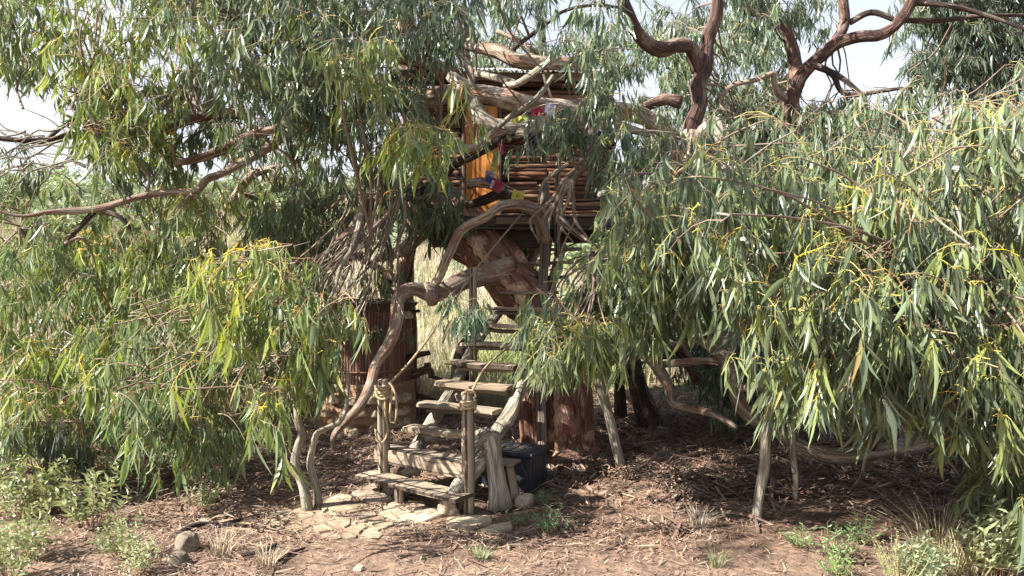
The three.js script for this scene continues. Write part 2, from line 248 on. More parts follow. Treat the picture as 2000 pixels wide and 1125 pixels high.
class Tree {
  constructor(name, label, base, group) { this.g = thing(name, label, 'tree', base, group); this.base = base; this.nodes = []; this.sprays = []; this.thin = []; }
  limb(name, list, mat, o = {}) {
    const pts = toPts(list), g = tube(pts, { seed: limbSeed++, ...o });
    const c = new THREE.CatmullRomCurve3(pts.map((p) => p[0]), false, 'centripetal'); for (let i = 0; i <= 20; i++) this.nodes.push(c.getPoint(i / 20));
    return wpart(name, g, mat, this.g, o.label);
  }
  // foliage filling a region seen in the photograph, between two depths; n boughs, each with its own sprays
  mass(poly, d0, d1, n, o = {}) {
    n = Math.round(n * 1.3); const { tint = [1, 1, 1], vary = 0.25, scale = 1, yellow = 0, seed = 1, per = [4, 9], link = 0.3, len = [0.35, 0.9], bias = 1, gold = 0.25 } = o, f = rng(seed * 991 + 7);
    const xs = poly.map((p) => p[0]), ys = poly.map((p) => p[1]), x0 = Math.min(...xs), x1 = Math.max(...xs), y0 = Math.min(...ys), y1 = Math.max(...ys);
    for (let i = 0, guard = 0; i < n && guard < n * 60; guard++) {
      const px = rr(x0, x1, f), py = rr(y0, y1, f); if (!inPoly(px, py, poly)) continue; i++;
      const d = lerp(d0, d1, Math.pow(f(), bias)), p = at(px, py, d), a = rr(0, Math.PI * 2, f), L = rr(len[0], len[1], f) * scale;
      if (p.y < ground(p.x, p.z) + 0.35) continue;
      const clumpTone = 1 + vary * 2 * (f() - 0.5), warm = f() < yellow ? rr(0.6, 1, f) : rr(0, 0.25, f);
      const pts = []; for (let k = 0; k <= 5; k++) { const t = k / 5; pts.push(V(p.x + Math.cos(a) * L * (t - 0.4), p.y + L * (0.25 * t - 0.75 * t * t) + 0.05, p.z + Math.sin(a) * L * (t - 0.4))); }
      this.thin.push(thinTube(pts, 0.006 * scale, 0.0025, f() < 0.25 ? [0.30, 0.25, 0.07] : f() < 0.5 ? [0.20, 0.17, 0.09] : BROWN));
      if (f() < link && this.nodes.length) {
        let best = null, bd = 9; for (const q of this.nodes) { const e = q.distanceTo(pts[0]); if (e < bd) { bd = e; best = q; } }
        if (best && bd < 2.8 && bd > 0.1) { const m1 = best.clone().lerp(pts[0], 0.35).add(V(rr(-0.15, 0.15, f), rr(0, 0.2, f), rr(-0.15, 0.15, f))), m2 = best.clone().lerp(pts[0], 0.7).add(V(rr(-0.1, 0.1, f), rr(0, 0.15, f), rr(-0.1, 0.1, f))); this.thin.push(thinTube(new THREE.CatmullRomCurve3([best, m1, m2, pts[0]]).getPoints(8), rr(0.010, 0.022, f), 0.006, [0.20, 0.14, 0.105], 5)); }
      }
      if (f() < 0.22) { const e = pts[0].clone().add(V(rr(-0.5, 0.5, f), rr(-0.1, 0.35, f), rr(-0.4, 0.4, f)).multiplyScalar(scale)), m1 = pts[0].clone().lerp(e, 0.5).add(V(rr(-0.15, 0.15, f), rr(-0.05, 0.16, f), rr(-0.1, 0.1, f))); this.thin.push(thinTube([pts[0], m1, e], 0.008 * scale, 0.005 * scale, pick([[0.20, 0.14, 0.10], [0.24, 0.20, 0.16], [0.16, 0.10, 0.07]], f), 4)); }
      const ns = Math.round(rr(per[0], per[1], f));
      for (let s = 0; s < ns; s++) {
        const t = (s + f()) / ns, k = Math.min(4, Math.floor(t * 5)), q = pts[k].clone().lerp(pts[k + 1], t * 5 - k);
        q.add(V(rr(-0.13, 0.13, f), rr(-0.16, 0.12, f), rr(-0.13, 0.13, f)));
        const keep = f(); if (inGap(q, keep)) continue;
        const sc = scale * rr(0.8, 1.2, f), w = warm * rr(0.6, 1.2, f);
        this.sprays.push({ p: q, ry: rr(0, Math.PI * 2, f), rx: rr(-0.35, 0.35, f), s: sc, v: Math.floor(f() * 9) + (f() < gold ? 0 : 9), c: [tint[0] * clumpTone * (1 + 0.75 * w), tint[1] * clumpTone * (1 + 0.5 * w), tint[2] * clumpTone * (1 - 0.35 * w)] });
      }
    }
    return this;
  }
  finish(own = 0) {
    if (this.thin.length) wpart('twigs', mergeGeometries(this.thin), twigMat, this.g).userData.kind = 'stuff';
    const mtx = (s) => new THREE.Matrix4().compose(s.p.clone().sub(this.base), new THREE.Quaternion().setFromEuler(new THREE.Euler(s.rx, s.ry, 0, 'YXZ')), V(s.s, s.s, s.s));
    const seen = (s) => { const d = -s.p.z, x = CX + s.p.x * F / d, y = CY - (s.p.y - EYE) * F / d; return d > 0 && x > 20 && x < 1980 && y > 10 && y < 1080; };
    let rest = this.sprays;
    if (own) { // the leaves that show largest, one mesh each
      const front = this.sprays.filter(seen).sort((a, b) => b.p.z - a.p.z).slice(0, own), set = new Set(front); rest = this.sprays.filter((s) => !set.has(s)); let left = 300;
      const mats = new Map(), matOf = (c) => { const k = c.map((v) => Math.round(v * 5)).join(); if (!mats.has(k)) { const m = leafMat.clone(); m.color.setRGB(...c); mats.set(k, m); } return mats.get(k); };
      for (const s of front) {
        const d = SPRAYS[s.v], m = mtx(s), tw = mesh('twig', d.twig, twigMat, this.g); tw.applyMatrix4(m);
        for (const l of d.leaves) { if (left-- <= 0) break; mesh('leaf', leafVariants[l.v], matOf(s.c.map((c, j) => c * l.h[j])), this.g).applyMatrix4(m.clone().multiply(l.m)); }
      }
    }
    SPRAYS.forEach((d, v) => {
      const a = rest.filter((s) => s.v === v); if (!a.length) return;
      const im = new THREE.InstancedMesh(d.geo, leafMat, a.length); im.name = 'foliage'; im.userData.kind = 'stuff'; im.castShadow = im.receiveShadow = true; this.g.add(im);
      a.forEach((s, i) => { im.setMatrixAt(i, mtx(s)); im.setColorAt(i, new THREE.Color().setRGB(...s.c)); });
    });
    return this.g;
  }
}
// ================================================================ the setting
{ // the ground: one sheet out to the horizon, fine where it is near
  const xs = [], zs = []; for (let x = -9; x <= 9.001; x += 0.11) xs.push(x); for (let s = 0.3, x = 9; x < 420; s *= 1.22) { x += s; xs.push(x); xs.unshift(-x); }
  for (let z = -4; z >= -15; z -= 0.11) zs.push(z); for (let s = 0.15, z = -15; z > -420; s *= 1.11) { z -= s; zs.push(z); } for (let s = 0.3, z = -4; z < 120; s *= 1.4) { z += s; zs.unshift(z); }
  const pos = [], uv = [], col = [], idx = [], nx = xs.length;
  zs.forEach((z, j) => xs.forEach((x, i) => {
    pos.push(x, ground(x, z), z); uv.push(x / 2.2, z / 2.2);
    const d = -z, a = fbm(x * 0.5 + 3, z * 0.5, 8), b = fbm(x * 1.8, z * 1.8, 12);
    let c = mix3([0.182, 0.113, 0.076], [0.268, 0.178, 0.122], smooth(0.35, 0.65, a * 0.6 + b * 0.4));
    const px = CX + x * F / Math.max(3, d), bare = smooth(0.9, 0.2, Math.hypot((x + 1.9) / 2.2, (d - 6.35) / 0.6)); c = mix3(c, [0.48, 0.36, 0.25], bare * 0.85); // pale trodden sand by the stones
    c = mix3(c, [0.235, 0.165, 0.122], smooth(5.9, 5.2, d) * 0.8);
    const far = smooth(11.5, 15, d + (a - 0.5) * 3), g = fbm(x * 0.12, z * 0.12, 31); c = mix3(c, mix3([0.40, 0.33, 0.23], [0.22, 0.25, 0.10], smooth(0.48, 0.66, g)), far);
    col.push(...c);
    if (i && j) { const q = j * nx + i; idx.push(q - nx - 1, q - nx, q - 1, q - nx, q, q - 1); }
  }));
  const g = new THREE.BufferGeometry(); g.setAttribute('position', new THREE.Float32BufferAttribute(pos, 3)); g.setAttribute('uv', new THREE.Float32BufferAttribute(uv, 2)); g.setAttribute('color', new THREE.Float32BufferAttribute(col, 3)); g.setIndex(idx); g.computeVertexNormals();
  const m = new THREE.Mesh(g, std({ map: soilTex, bumpMap: soilBump, bumpScale: 0.03, vertexColors: true, roughness: 1 })); m.name = 'ground'; m.receiveShadow = m.castShadow = true; scene.add(m);
  tag(m, 'reddish brown earth under the trees rising to a dry grassy hillside', 'ground', null, 'structure');
}
function scatter(name, label, cat, geos, mat, list, kind = 'stuff') { // list: {v, m: Matrix4, c: Color}
  const o = thing(name, label, cat); o.userData.kind = kind;
  geos.forEach((g, v) => { const a = list.filter((s) => s.v === v); if (!a.length) return; const im = new THREE.InstancedMesh(g, mat, a.length); im.name = name; im.castShadow = im.receiveShadow = true; a.forEach((s, i) => { im.setMatrixAt(i, s.m); im.setColorAt(i, s.c); }); o.add(im); });
  return o;
}
const E = (x, y, z) => new THREE.Quaternion().setFromEuler(new THREE.Euler(x, y, z, 'YXZ'));
const STONES = [
    [[560, 362], [620, 300], [700, 262], [795, 275], [790, 315], [640, 350], [580, 395]], [[795, 258], [960, 190], [1010, 250], [1110, 300], [975, 355], [920, 330], [850, 290]], [[612, 355], [700, 345], [860, 325], [965, 370], [780, 408], [640, 398]],
    [[985, 380], [1110, 306], [1170, 340], [1230, 382], [1400, 372], [1500, 408], [1330, 465], [1140, 455], [1045, 425]], [[1168, 318], [1330, 300], [1350, 352], [1262, 372], [1200, 348]], [[1512, 435], [1600, 410], [1850, 420], [1850, 465], [1680, 515], [1510, 505]],
    [[1740, 525], [1860, 480], [2000, 452], [2000, 500], [1830, 548]], [[790, 432], [960, 388], [985, 420], [850, 450]], [[612, 475], [735, 430], [788, 442], [780, 490], [740, 510]], [[880, 458], [1038, 430], [1050, 465], [945, 490]], [[940, 500], [1088, 470], [1108, 495], [990, 538]],
    [[770, 540], [830, 492], [908, 512], [850, 555]], [[862, 575], [930, 518], [1030, 565], [1000, 590], [872, 595]], [[510, 512], [570, 472], [655, 525], [552, 545]], [[120, 500], [200, 460], [325, 455], [280, 500], [140, 530]], [[732, 550], [800, 558], [835, 562], [828, 585], [762, 590]],
    [[1062, 440], [1130, 462], [1245, 470], [1150, 498]], [[170, 420], [240, 395], [335, 410], [280, 440]], [[580, 560], [680, 548], [720, 588], [640, 600]],
];
const stoneXZ = (P) => P.map(([x, y]) => { const d = EYE * F / (900 + y * 0.26 - CY); return [(480 + x * 0.26 - CX) * d / F, -d]; });
const STONE_AREAS = STONES.map(stoneXZ);
{ // flagstones at the foot of the stairs
  const path = thing('stone_path', 'irregular pale flagstones laid at the foot of the wooden stairs', 'path', onGround(760, 1005)); path.userData.kind = 'structure';
  const polys = STONES;
  const f = rng(9);
  polys.forEach((P, pi) => {
    const big = pi < 7, h = big ? 0.02 : 0.013, c = P.map(([x, y]) => { const d = EYE * F / (900 + y * 0.26 - CY); return [(480 + x * 0.26 - CX) * d / F, -d]; });
    const cx = c.reduce((s, p) => s + p[0], 0) / c.length, cz = c.reduce((s, p) => s + p[1], 0) / c.length, out = []; // roughened outline
    c.forEach((p, i) => { const q = c[(i + 1) % c.length], n = Math.max(2, Math.round(Math.hypot(q[0] - p[0], q[1] - p[1]) / 0.06)); for (let k = 0; k < n; k++) { const t = k / n, j = k ? 0.016 : 0.006; out.push([lerp(p[0], q[0], t) + (f() - 0.5) * j, lerp(p[1], q[1], t) + (f() - 0.5) * j]); } });
    const pos = [], uv = [], idx = [], N = out.length, gy = ground(cx, cz), tx = (f() - 0.5) * 0.015, tz = (f() - 0.5) * 0.015, rings = [[0.985, -0.05], [1, h * 0.55], [0.975, h]];
    for (const [s, y] of rings) for (const [x, z] of out) { const X = cx + (x - cx) * s, Z = cz + (z - cz) * s, yy = y > 0 ? y + tx * (x - cx) / 0.3 + tz * (z - cz) / 0.3 : y; pos.push(X, gy + yy, Z); uv.push(X * 1.1 + y * 3, Z * 1.1 + pi * 0.31); }
    for (const s of [0.5]) for (const [x, z] of out) { const X = cx + (x - cx) * s, Z = cz + (z - cz) * s; pos.push(X, gy + h + 0.012 * (fbm(X * 6, Z * 6, 3) - 0.5) + tx * (X - cx) / 0.3 + tz * (Z - cz) / 0.3, Z); uv.push(X * 1.1, Z * 1.1 + pi * 0.31); }
    pos.push(cx, gy + h, cz); uv.push(cx * 1.1, cz * 1.1 + pi * 0.31);
    for (let r = 0; r < 3; r++) for (let i = 0; i < N; i++) { const a = r * N + i, b = r * N + (i + 1) % N; idx.push(a, b, a + N, b, b + N, a + N); }
    for (let i = 0; i < N; i++) idx.push(3 * N + i, 3 * N + (i + 1) % N, 4 * N);
    let g = new THREE.BufferGeometry(); g.setAttribute('position', new THREE.Float32BufferAttribute(pos, 3)); g.setAttribute('uv', new THREE.Float32BufferAttribute(uv, 2)); g.setIndex(idx); g = toCreasedNormals(g, 0.5);
    const k = pi === 3 || pi === 5 ? 0.9 : pi < 7 ? rr(0.6, 0.78, f) : rr(0.42, 0.6, f); vc(g, k, k * rr(0.92, 0.97, f), k * rr(0.80, 0.90, f)); wpart('flagstone', g, M.stone, path);
  });
}

{ // leaf litter, bark strips, bits of twig
  const f = rng(404), geos = [];
  const dry = (len, wid, sick, curl) => { const pos = [], idx = []; for (let i = 0; i <= 4; i++) { const t = i / 4, w = wid * Math.sin(Math.PI * Math.min(1, t * 0.94 + 0.03)), x = (t - 0.5) * len, z = sick * len * (t * t - t), y = curl * len * (t - 0.5) * (t - 0.5) * 2 + 0.004; pos.push(x, y + w * 0.3, z - w, x, y, z, x, y + w * 0.35, z + w); if (i) { const a = (i - 1) * 3; for (const k of [0, 1]) idx.push(a + k, a + k + 1, a + k + 3, a + k + 1, a + k + 4, a + k + 3); } } const g = new THREE.BufferGeometry(); g.setAttribute('position', new THREE.Float32BufferAttribute(pos, 3)); g.setIndex(idx); g.computeVertexNormals(); return g; };
  geos.push(dry(0.11, 0.007, 0.4, 0.15), dry(0.13, 0.008, -0.5, 0.1), dry(0.09, 0.008, 0.7, 0.3), dry(0.26, 0.010, 0.15, 0.08), dry(0.18, 0.012, -0.2, 0.12));
  const tw = (n) => { const pts = []; for (let i = 0; i <= 4; i++) pts.push(V((i / 4 - 0.5) * 0.4, 0.008 + 0.012 * vnoise(i, n, 2), (vnoise(i * 0.9, n, 7) - 0.5) * 0.1)); const g = thinTube(pts, 0.005, 0.002, [1, 1, 1], 4); g.deleteAttribute('color'); return g; };
  geos.push(tw(1), tw(2));
  const pal = [[0.25, 0.145, 0.10], [0.30, 0.205, 0.145], [0.17, 0.095, 0.065], [0.34, 0.25, 0.18], [0.26, 0.16, 0.115], [0.13, 0.075, 0.055], [0.31, 0.195, 0.13], [0.38, 0.30, 0.22]];
  const list = []; let n = 0;
  while (n < 130000) {
    const d = 4.6 + 9.9 * Math.pow(f(), 0.9), px = rr(-150, 2150, f), x = (px - CX) * d / F, z = -d;
    const patch = fbm(x * 0.9, z * 0.9, 77); let dens = 0.25 + 1.5 * smooth(0.36, 0.62, patch);
    dens *= 1 - 0.85 * smooth(0.9, 0.3, Math.hypot((x + 1.75) / 2.3, (d - 6.35) / 0.65)); dens *= 1 - 0.75 * smooth(6.2, 5.5, d) * smooth(-2.6, -1.6, x) * smooth(2.6, 1.2, x);
    n++; if (f() > dens) continue;
    if (d < 7.6 && f() < 0.94 && STONE_AREAS.some((P) => inPoly(x, z, P))) continue;
    const v = f() < 0.76 ? Math.floor(f() * 3) : f() < 0.72 ? 3 + Math.floor(f() * 2) : 5 + Math.floor(f() * 2), s = rr(0.55, 1.2, f) * (f() < 0.03 ? 1.9 : 1) * lerp(0.52, 1, smooth(5.3, 8, d)), c = pick(pal, f), k = rr(0.75, 1.2, f);
    list.push({ v, m: new THREE.Matrix4().compose(V(x, ground(x, z) + rr(0, 0.025, f), z), E(rr(-0.25, 0.25, f), rr(0, 6.28, f), rr(-0.35, 0.35, f)), V(s, s, s)), c: new THREE.Color().setRGB(c[0] * k, c[1] * k, c[2] * k) });
  }
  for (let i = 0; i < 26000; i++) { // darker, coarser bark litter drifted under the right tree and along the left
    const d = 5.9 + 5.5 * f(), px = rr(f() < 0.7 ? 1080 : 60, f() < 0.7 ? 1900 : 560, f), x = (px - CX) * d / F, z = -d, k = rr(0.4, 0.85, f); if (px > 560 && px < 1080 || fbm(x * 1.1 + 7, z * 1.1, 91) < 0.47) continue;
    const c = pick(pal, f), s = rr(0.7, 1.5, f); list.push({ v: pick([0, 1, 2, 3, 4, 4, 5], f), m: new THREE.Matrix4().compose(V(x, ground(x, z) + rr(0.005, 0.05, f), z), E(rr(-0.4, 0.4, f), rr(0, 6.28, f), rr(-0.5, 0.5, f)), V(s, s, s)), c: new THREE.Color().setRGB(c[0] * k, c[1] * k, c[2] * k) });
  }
  scatter('leaf_litter', 'dry brown leaves, bark strips and twigs strewn over the earth', 'leaf litter', geos, std({ roughness: 0.9 }), list);
}
const grassGeo = (n, h, spread, seed, lean = 0.5) => { const f = rng(seed), pos = [], idx = []; for (let i = 0; i < n; i++) { const a = rr(0, 6.28, f), r = spread * Math.sqrt(f()), l = rr(0.1, lean, f), hh = h * rr(0.5, 1, f), bx = Math.cos(a) * r, bz = Math.sin(a) * r, w = 0.004 + 0.004 * f(), b = rr(0, 6.28, f), o = pos.length / 3; for (let k = 0; k < 3; k++) { const t = k / 2, x = bx + Math.cos(a) * l * hh * t * t, z = bz + Math.sin(a) * l * hh * t * t, y = hh * t * (1 - 0.2 * l * t), ww = w * (1 - t * 0.9); pos.push(x - Math.cos(b) * ww, y, z - Math.sin(b) * ww, x + Math.cos(b) * ww, y, z + Math.sin(b) * ww); if (k) idx.push(o + 2 * k - 2, o + 2 * k - 1, o + 2 * k, o + 2 * k - 1, o + 2 * k + 1, o + 2 * k); } } const g = new THREE.BufferGeometry(); g.setAttribute('position', new THREE.Float32BufferAttribute(pos, 3)); g.setIndex(idx); g.computeVertexNormals(); return g; };
const thinLeaf = new THREE.MeshPhysicalMaterial({ color: 0xffffff, vertexColors: true, roughness: 1, transmission: 0.4, thickness: 0, side: THREE.DoubleSide, clearcoat: 0.9, clearcoatRoughness: 0.35 });
{ // dry grass of the hillside behind
  const f = rng(51), geos = [grassGeo(40, 0.5, 0.22, 1), grassGeo(46, 0.4, 0.25, 2), grassGeo(30, 0.7, 0.2, 3, 0.8)], list = [];
  const pal = [[0.50, 0.43, 0.29], [0.42, 0.37, 0.22], [0.25, 0.30, 0.10], [0.52, 0.45, 0.35], [0.33, 0.36, 0.14]];
  for (let i = 0; i < 9000; i++) {
    const d = 12 + 62 * Math.pow(f(), 2.0), x = rr(-1.05, 1.05, f) * d * 0.8, z = -d; if (d < 14.5 && x > -0.2) continue;
    const s = rr(0.7, 1.4, f) * (1 + d / 60), g = fbm(x * 0.25, z * 0.25, 66), c = g > 0.56 ? pick([pal[2], pal[4]], f) : pick([pal[0], pal[1], pal[3]], f), k = rr(0.8, 1.15, f);
    list.push({ v: Math.floor(f() * 3), m: new THREE.Matrix4().compose(V(x, ground(x, z) - 0.02, z), E(0, rr(0, 6.28, f), 0), V(s, s * rr(0.7, 1.2, f), s)), c: new THREE.Color().setRGB(c[0] * k, c[1] * k, c[2] * k) });
  }
  scatter('dry_grass', 'pale dry grass covering the sunny hillside behind the trees', 'grass', geos, std({ roughness: 1 }), list);
}
// ================================================================ trees
const GREEN = [1.06, 1.04, 0.96], BLUE = [0.94, 1.0, 1.02], LIME = [1.5, 1.46, 0.75], OLIVE = [1.22, 1.16, 0.82];
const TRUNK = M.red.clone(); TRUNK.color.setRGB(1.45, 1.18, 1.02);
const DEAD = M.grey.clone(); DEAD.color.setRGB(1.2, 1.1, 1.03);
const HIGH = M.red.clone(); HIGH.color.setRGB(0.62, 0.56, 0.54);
const mainTree = new Tree('eucalyptus_tree', 'huge old eucalyptus with reddish trunk leaning under the tree house and twisted limbs', onGround(1108, 892));
{
  const t = mainTree;
  t.limb('trunk', [[1112, 905, 8.85, 66], [1110, 880, 8.9, 54], [1108, 820, 8.95, 49], [1095, 720, 9.1, 47], [1060, 630, 9.4, 48], [1005, 560, 9.7, 52], [945, 490, 10.1, 50], [900, 440, 10.5, 48], [862, 370, 11.6, 44], [830, 260, 12.6, 36], [800, 150, 13.0, 28], [790, 20, 13.0, 20], [800, -120, 12.6, 10]], TRUNK, { radial: 28, rough: 0.12, flute: 0.22, uvr: 3 });
  t.limb('trunk', [[1040, 892, 8.62, 26], [1036, 850, 8.65, 19], [1034, 800, 8.7, 20], [1048, 745, 8.8, 22], [1075, 690, 9.0, 22], [1085, 650, 9.2, 18]], TRUNK, { radial: 14, flute: 0.2, uvr: 2, label: 'paler second stem left of the main trunk' });
  for (const r of [[[1120, 880, 8.7, 18], [1100, 905, 8.45, 12], [1075, 912, 8.3, 8], [1040, 930, 8.0, 5]], [[1120, 885, 8.6, 16], [1130, 905, 8.45, 10], [1165, 912, 8.3, 7], [1195, 926, 8.0, 3]], [[1112, 890, 8.6, 14], [1112, 912, 8.35, 8], [1135, 935, 7.9, 3]]]) t.limb('root', r, M.pale, { radial: 8 });
  // limb that leaves the trunk to the left and droops to the ground
  t.limb('branch', [[1000, 530, 9.6, 30], [940, 538, 9.4, 22], [905, 548, 9.25, 19], [850, 575, 9.0, 18], [805, 566, 8.8, 13], [780, 582, 8.7, 14], [773, 630, 8.6, 13], [758, 675, 8.5, 12], [735, 712, 8.3, 10], [724, 750, 8.2, 9], [704, 792, 8.0, 9], [672, 828, 7.9, 8], [653, 852, 7.8, 6], [648, 880, 7.75, 2]], M.pale, { radial: 14, rough: 0.2, uvr: 1, step: 0.06 });
  t.limb('branch', [[832, 560, 8.95, 13], [842, 578, 8.85, 13], [845, 594, 8.8, 10]], M.pale, { radial: 12 });
  t.limb('branch', [[842, 568, 8.95, 9], [858, 540, 8.85, 9], [868, 515, 8.8, 9], [884, 482, 8.75, 9], [898, 456, 8.7, 10], [920, 438, 8.7, 9], [948, 424, 8.7, 10], [975, 404, 8.75, 10], [1010, 399, 8.85, 10], [1040, 408, 9.0, 13], [1056, 425, 9.2, 16], [1062, 470, 9.5, 12]], M.pale, { radial: 12, rough: 0.14, step: 0.06 });
  // limbs across the front of the tree house
  t.limb('branch', [[640, 168, 9.7, 14], [720, 190, 9.5, 19], [760, 200, 9.4, 20], [830, 193, 9.3, 18], [900, 180, 9.2, 17], [950, 184, 9.1, 17], [1000, 196, 9.1, 18], [1040, 204, 9.2, 18], [1100, 210, 9.4, 17], [1180, 216, 9.7, 17], [1250, 226, 9.9, 17], [1285, 246, 10, 16], [1300, 262, 10, 12]], M.pale, { radial: 14, rough: 0.22 });
  t.limb('branch', [[880, 150, 9.4, 11], [915, 178, 9.2, 14], [930, 215, 9.1, 16], [960, 245, 9.05, 17], [1000, 256, 9.1, 22], [1040, 246, 9.2, 20], [1100, 238, 9.5, 16], [1180, 240, 9.8, 12], [1270, 262, 10, 6]], M.grey, { radial: 12, rough: 0.3 });
  t.limb('branch', [[1005, 262, 9.1, 18], [1030, 262, 9.0, 12], [1045, 282, 8.95, 6], [1060, 288, 8.9, 2]], M.dark, { rough: 0.3 });
  t.limb('branch', [[855, 272, 8.8, 10], [868, 288, 8.75, 10], [900, 292, 8.7, 10], [935, 283, 8.75, 9], [962, 262, 8.85, 9], [985, 255, 9.0, 9]], M.pale, { step: 0.05 });
  t.limb('branch', [[790, 390, 9.6, 7], [830, 370, 9.4, 8], [862, 345, 9.2, 9], [890, 320, 9.0, 9], [930, 300, 8.95, 9], [965, 280, 9.0, 10], [985, 266, 9.05, 10]], M.dark, { step: 0.05 });
  t.limb('branch', [[912, 358, 9.8, 9], [940, 356, 9.75, 10], [965, 362, 9.7, 10], [985, 378, 9.7, 9]], M.pale, { step: 0.05 });
  t.limb('branch', [[912, 402, 9.9, 7], [945, 392, 9.8, 10], [985, 378, 9.7, 11], [1015, 395, 9.5, 12], [1045, 412, 9.3, 15]], M.dark, { step: 0.05 });
  t.limb('branch', [[915, 84, 9.6, 12], [945, 96, 9.5, 12], [975, 104, 9.4, 13], [1010, 119, 9.3, 13], [1050, 122, 9.3, 13], [1100, 124, 9.4, 12], [1140, 130, 9.5, 9]], M.pale, { rough: 0.24 });
  t.limb('branch', [[905, 30, 9.7, 12], [906, 70, 9.65, 11], [908, 110, 9.6, 10], [918, 140, 9.5, 8], [925, 165, 9.4, 8]], M.red);
  t.limb('branch', [[985, 168, 9.1, 7], [1010, 164, 9.0, 7], [1040, 145, 8.9, 7], [1065, 125, 8.85, 6], [1095, 112, 8.9, 4]], M.grey);
  t.limb('branch', [[930, 143, 9.3, 7], [960, 150, 9.2, 7], [1000, 160, 9.1, 6], [1012, 168, 9.05, 5]], M.grey);
  t.limb('branch', [[960, 260, 8.9, 5], [1000, 225, 8.8, 5], [1040, 200, 8.7, 5], [1062, 175, 8.7, 5], [1080, 148, 8.75, 4]], M.grey, { step: 0.06 });
  t.limb('branch', [[990, 115, 9.4, 5], [1010, 90, 9.6, 4], [1060, 52, 9.8, 4], [1100, 22, 10, 3], [1160, 10, 10.2, 3], [1210, 14, 10.3, 3]], M.dark);
  t.limb('branch', [[970, 60, 10, 5], [1010, 78, 9.9, 5], [1050, 105, 9.7, 4]], M.pale);
  // limbs running out to the left
  t.limb('branch', [[900, 78, 10, 14], [840, 82, 9.8, 14], [780, 70, 9.6, 10], [740, 60, 9.5, 8]], M.pale);
  t.limb('branch', [[900, 150, 10, 15], [850, 130, 9.9, 15], [790, 112, 9.7, 14], [740, 108, 9.5, 14], [680, 112, 9.3, 13], [630, 130, 9.1, 12], [570, 128, 8.9, 10], [500, 80, 8.6, 7], [470, 40, 8.5, 5]], M.red, { rough: 0.25 });
  t.limb('branch', [[700, 90, 9.4, 11], [660, 100, 9.2, 12], [600, 112, 9.0, 11], [540, 135, 8.8, 8]], M.pale);
  t.limb('branch', [[740, 190, 9.4, 12.8], [690, 215, 9.2, 11.2], [620, 240, 9.0, 10.5], [560, 262, 8.8, 9.8], [520, 290, 8.6, 9.0], [470, 318, 8.5, 8.2], [430, 340, 8.4, 6.8], [405, 350, 8.35, 6.8], [385, 372, 8.3, 6.0], [330, 375, 8.2, 6.0], [270, 385, 8.1, 6.8], [200, 405, 8.0, 8.2], [150, 412, 7.9, 7.5], [95, 415, 7.8, 5.2], [40, 422, 7.7, 3.0], [-40, 400, 7.6, 2.2]], M.pale, { rough: 0.2 });
  t.limb('branch', [[560, 250, 8.9, 8], [500, 262, 8.8, 9], [440, 290, 8.7, 9], [390, 310, 8.6, 8], [340, 320, 8.5, 6]], M.red);
  t.limb('branch', [[490, 226, 9.0, 9], [440, 222, 8.9, 10], [380, 232, 8.8, 8], [310, 260, 8.7, 5]], M.red);
  t.limb('branch', [[200, 412, 8, 6], [235, 425, 8.0, 5], [258, 452, 8.0, 3]], M.dark); t.limb('branch', [[185, 412, 8, 6], [160, 440, 7.9, 5], [128, 475, 7.8, 3]], M.dark);
  t.limb('branch', [[760, 30, 9.3, 6], [690, 20, 9.0, 6], [600, 0, 8.7, 5], [520, -30, 8.5, 4]], M.grey);
  // bundle of bare hanging stems left of the house
  const f = rng(31);
  t.limb('branch', [[790, 250, 9.3, 9], [765, 300, 9.0, 11], [742, 340, 8.7, 10], [722, 362, 8.5, 8]], M.red);
  t.limb('dead_branch', [[735, 350, 8.6, 7], [712, 362, 8.4, 7], [708, 400, 8.2, 6], [700, 450, 8.0, 6], [686, 490, 7.9, 5], [665, 520, 7.8, 4], [655, 560, 7.7, 3], [640, 590, 7.6, 2]], M.grey, { radial: 8, step: 0.05 });
  for (let i = 0; i < 26; i++) {
    const sx = 705 + rr(-6, 85, f), sy = 345 + rr(0, 60, f), ang = rr(0.0, 1, f), L = rr(190, 370, f), ex = sx - Math.sin(ang) * L * 0.85, ey = sy + Math.cos(ang * 0.9) * L * rr(0.75, 1, f), d = rr(7.4, 8.6, f), n = 6, pts = [];
    for (let k = 0; k <= n; k++) { const u = k / n; pts.push([lerp(sx, ex, Math.pow(u, 1.25)) + rr(-7, 7, f) * (k ? 1 : 0), lerp(sy, ey, Math.pow(u, 0.92)) + rr(-5, 5, f), lerp(8.5, d, u) + rr(-0.05, 0.05, f), lerp(i % 3 ? rr(1.6, 3.5, f) : rr(4, 6.5, f), 0.9, u)]); }
    t.limb('dead_branch', pts, i % 3 ? DEAD : M.pale, { radial: 6, step: 0.09 });
    for (let q = 0; q < 6; q++) { const b = pts[2 + Math.floor(f() * 4)], p2 = [b[0] + rr(-40, 15, f), b[1] + rr(25, 70, f), b[2] + rr(-0.15, 0.15, f), 0.8]; t.thin.push(thinTube([at(b[0], b[1], b[2]), at((b[0] + p2[0]) / 2 + rr(-6, 6, f), (b[1] + p2[1]) / 2 - 5, b[2]), at(p2[0], p2[1], p2[2])], 0.008, 0.003, [0.30, 0.24, 0.19])); }
  }
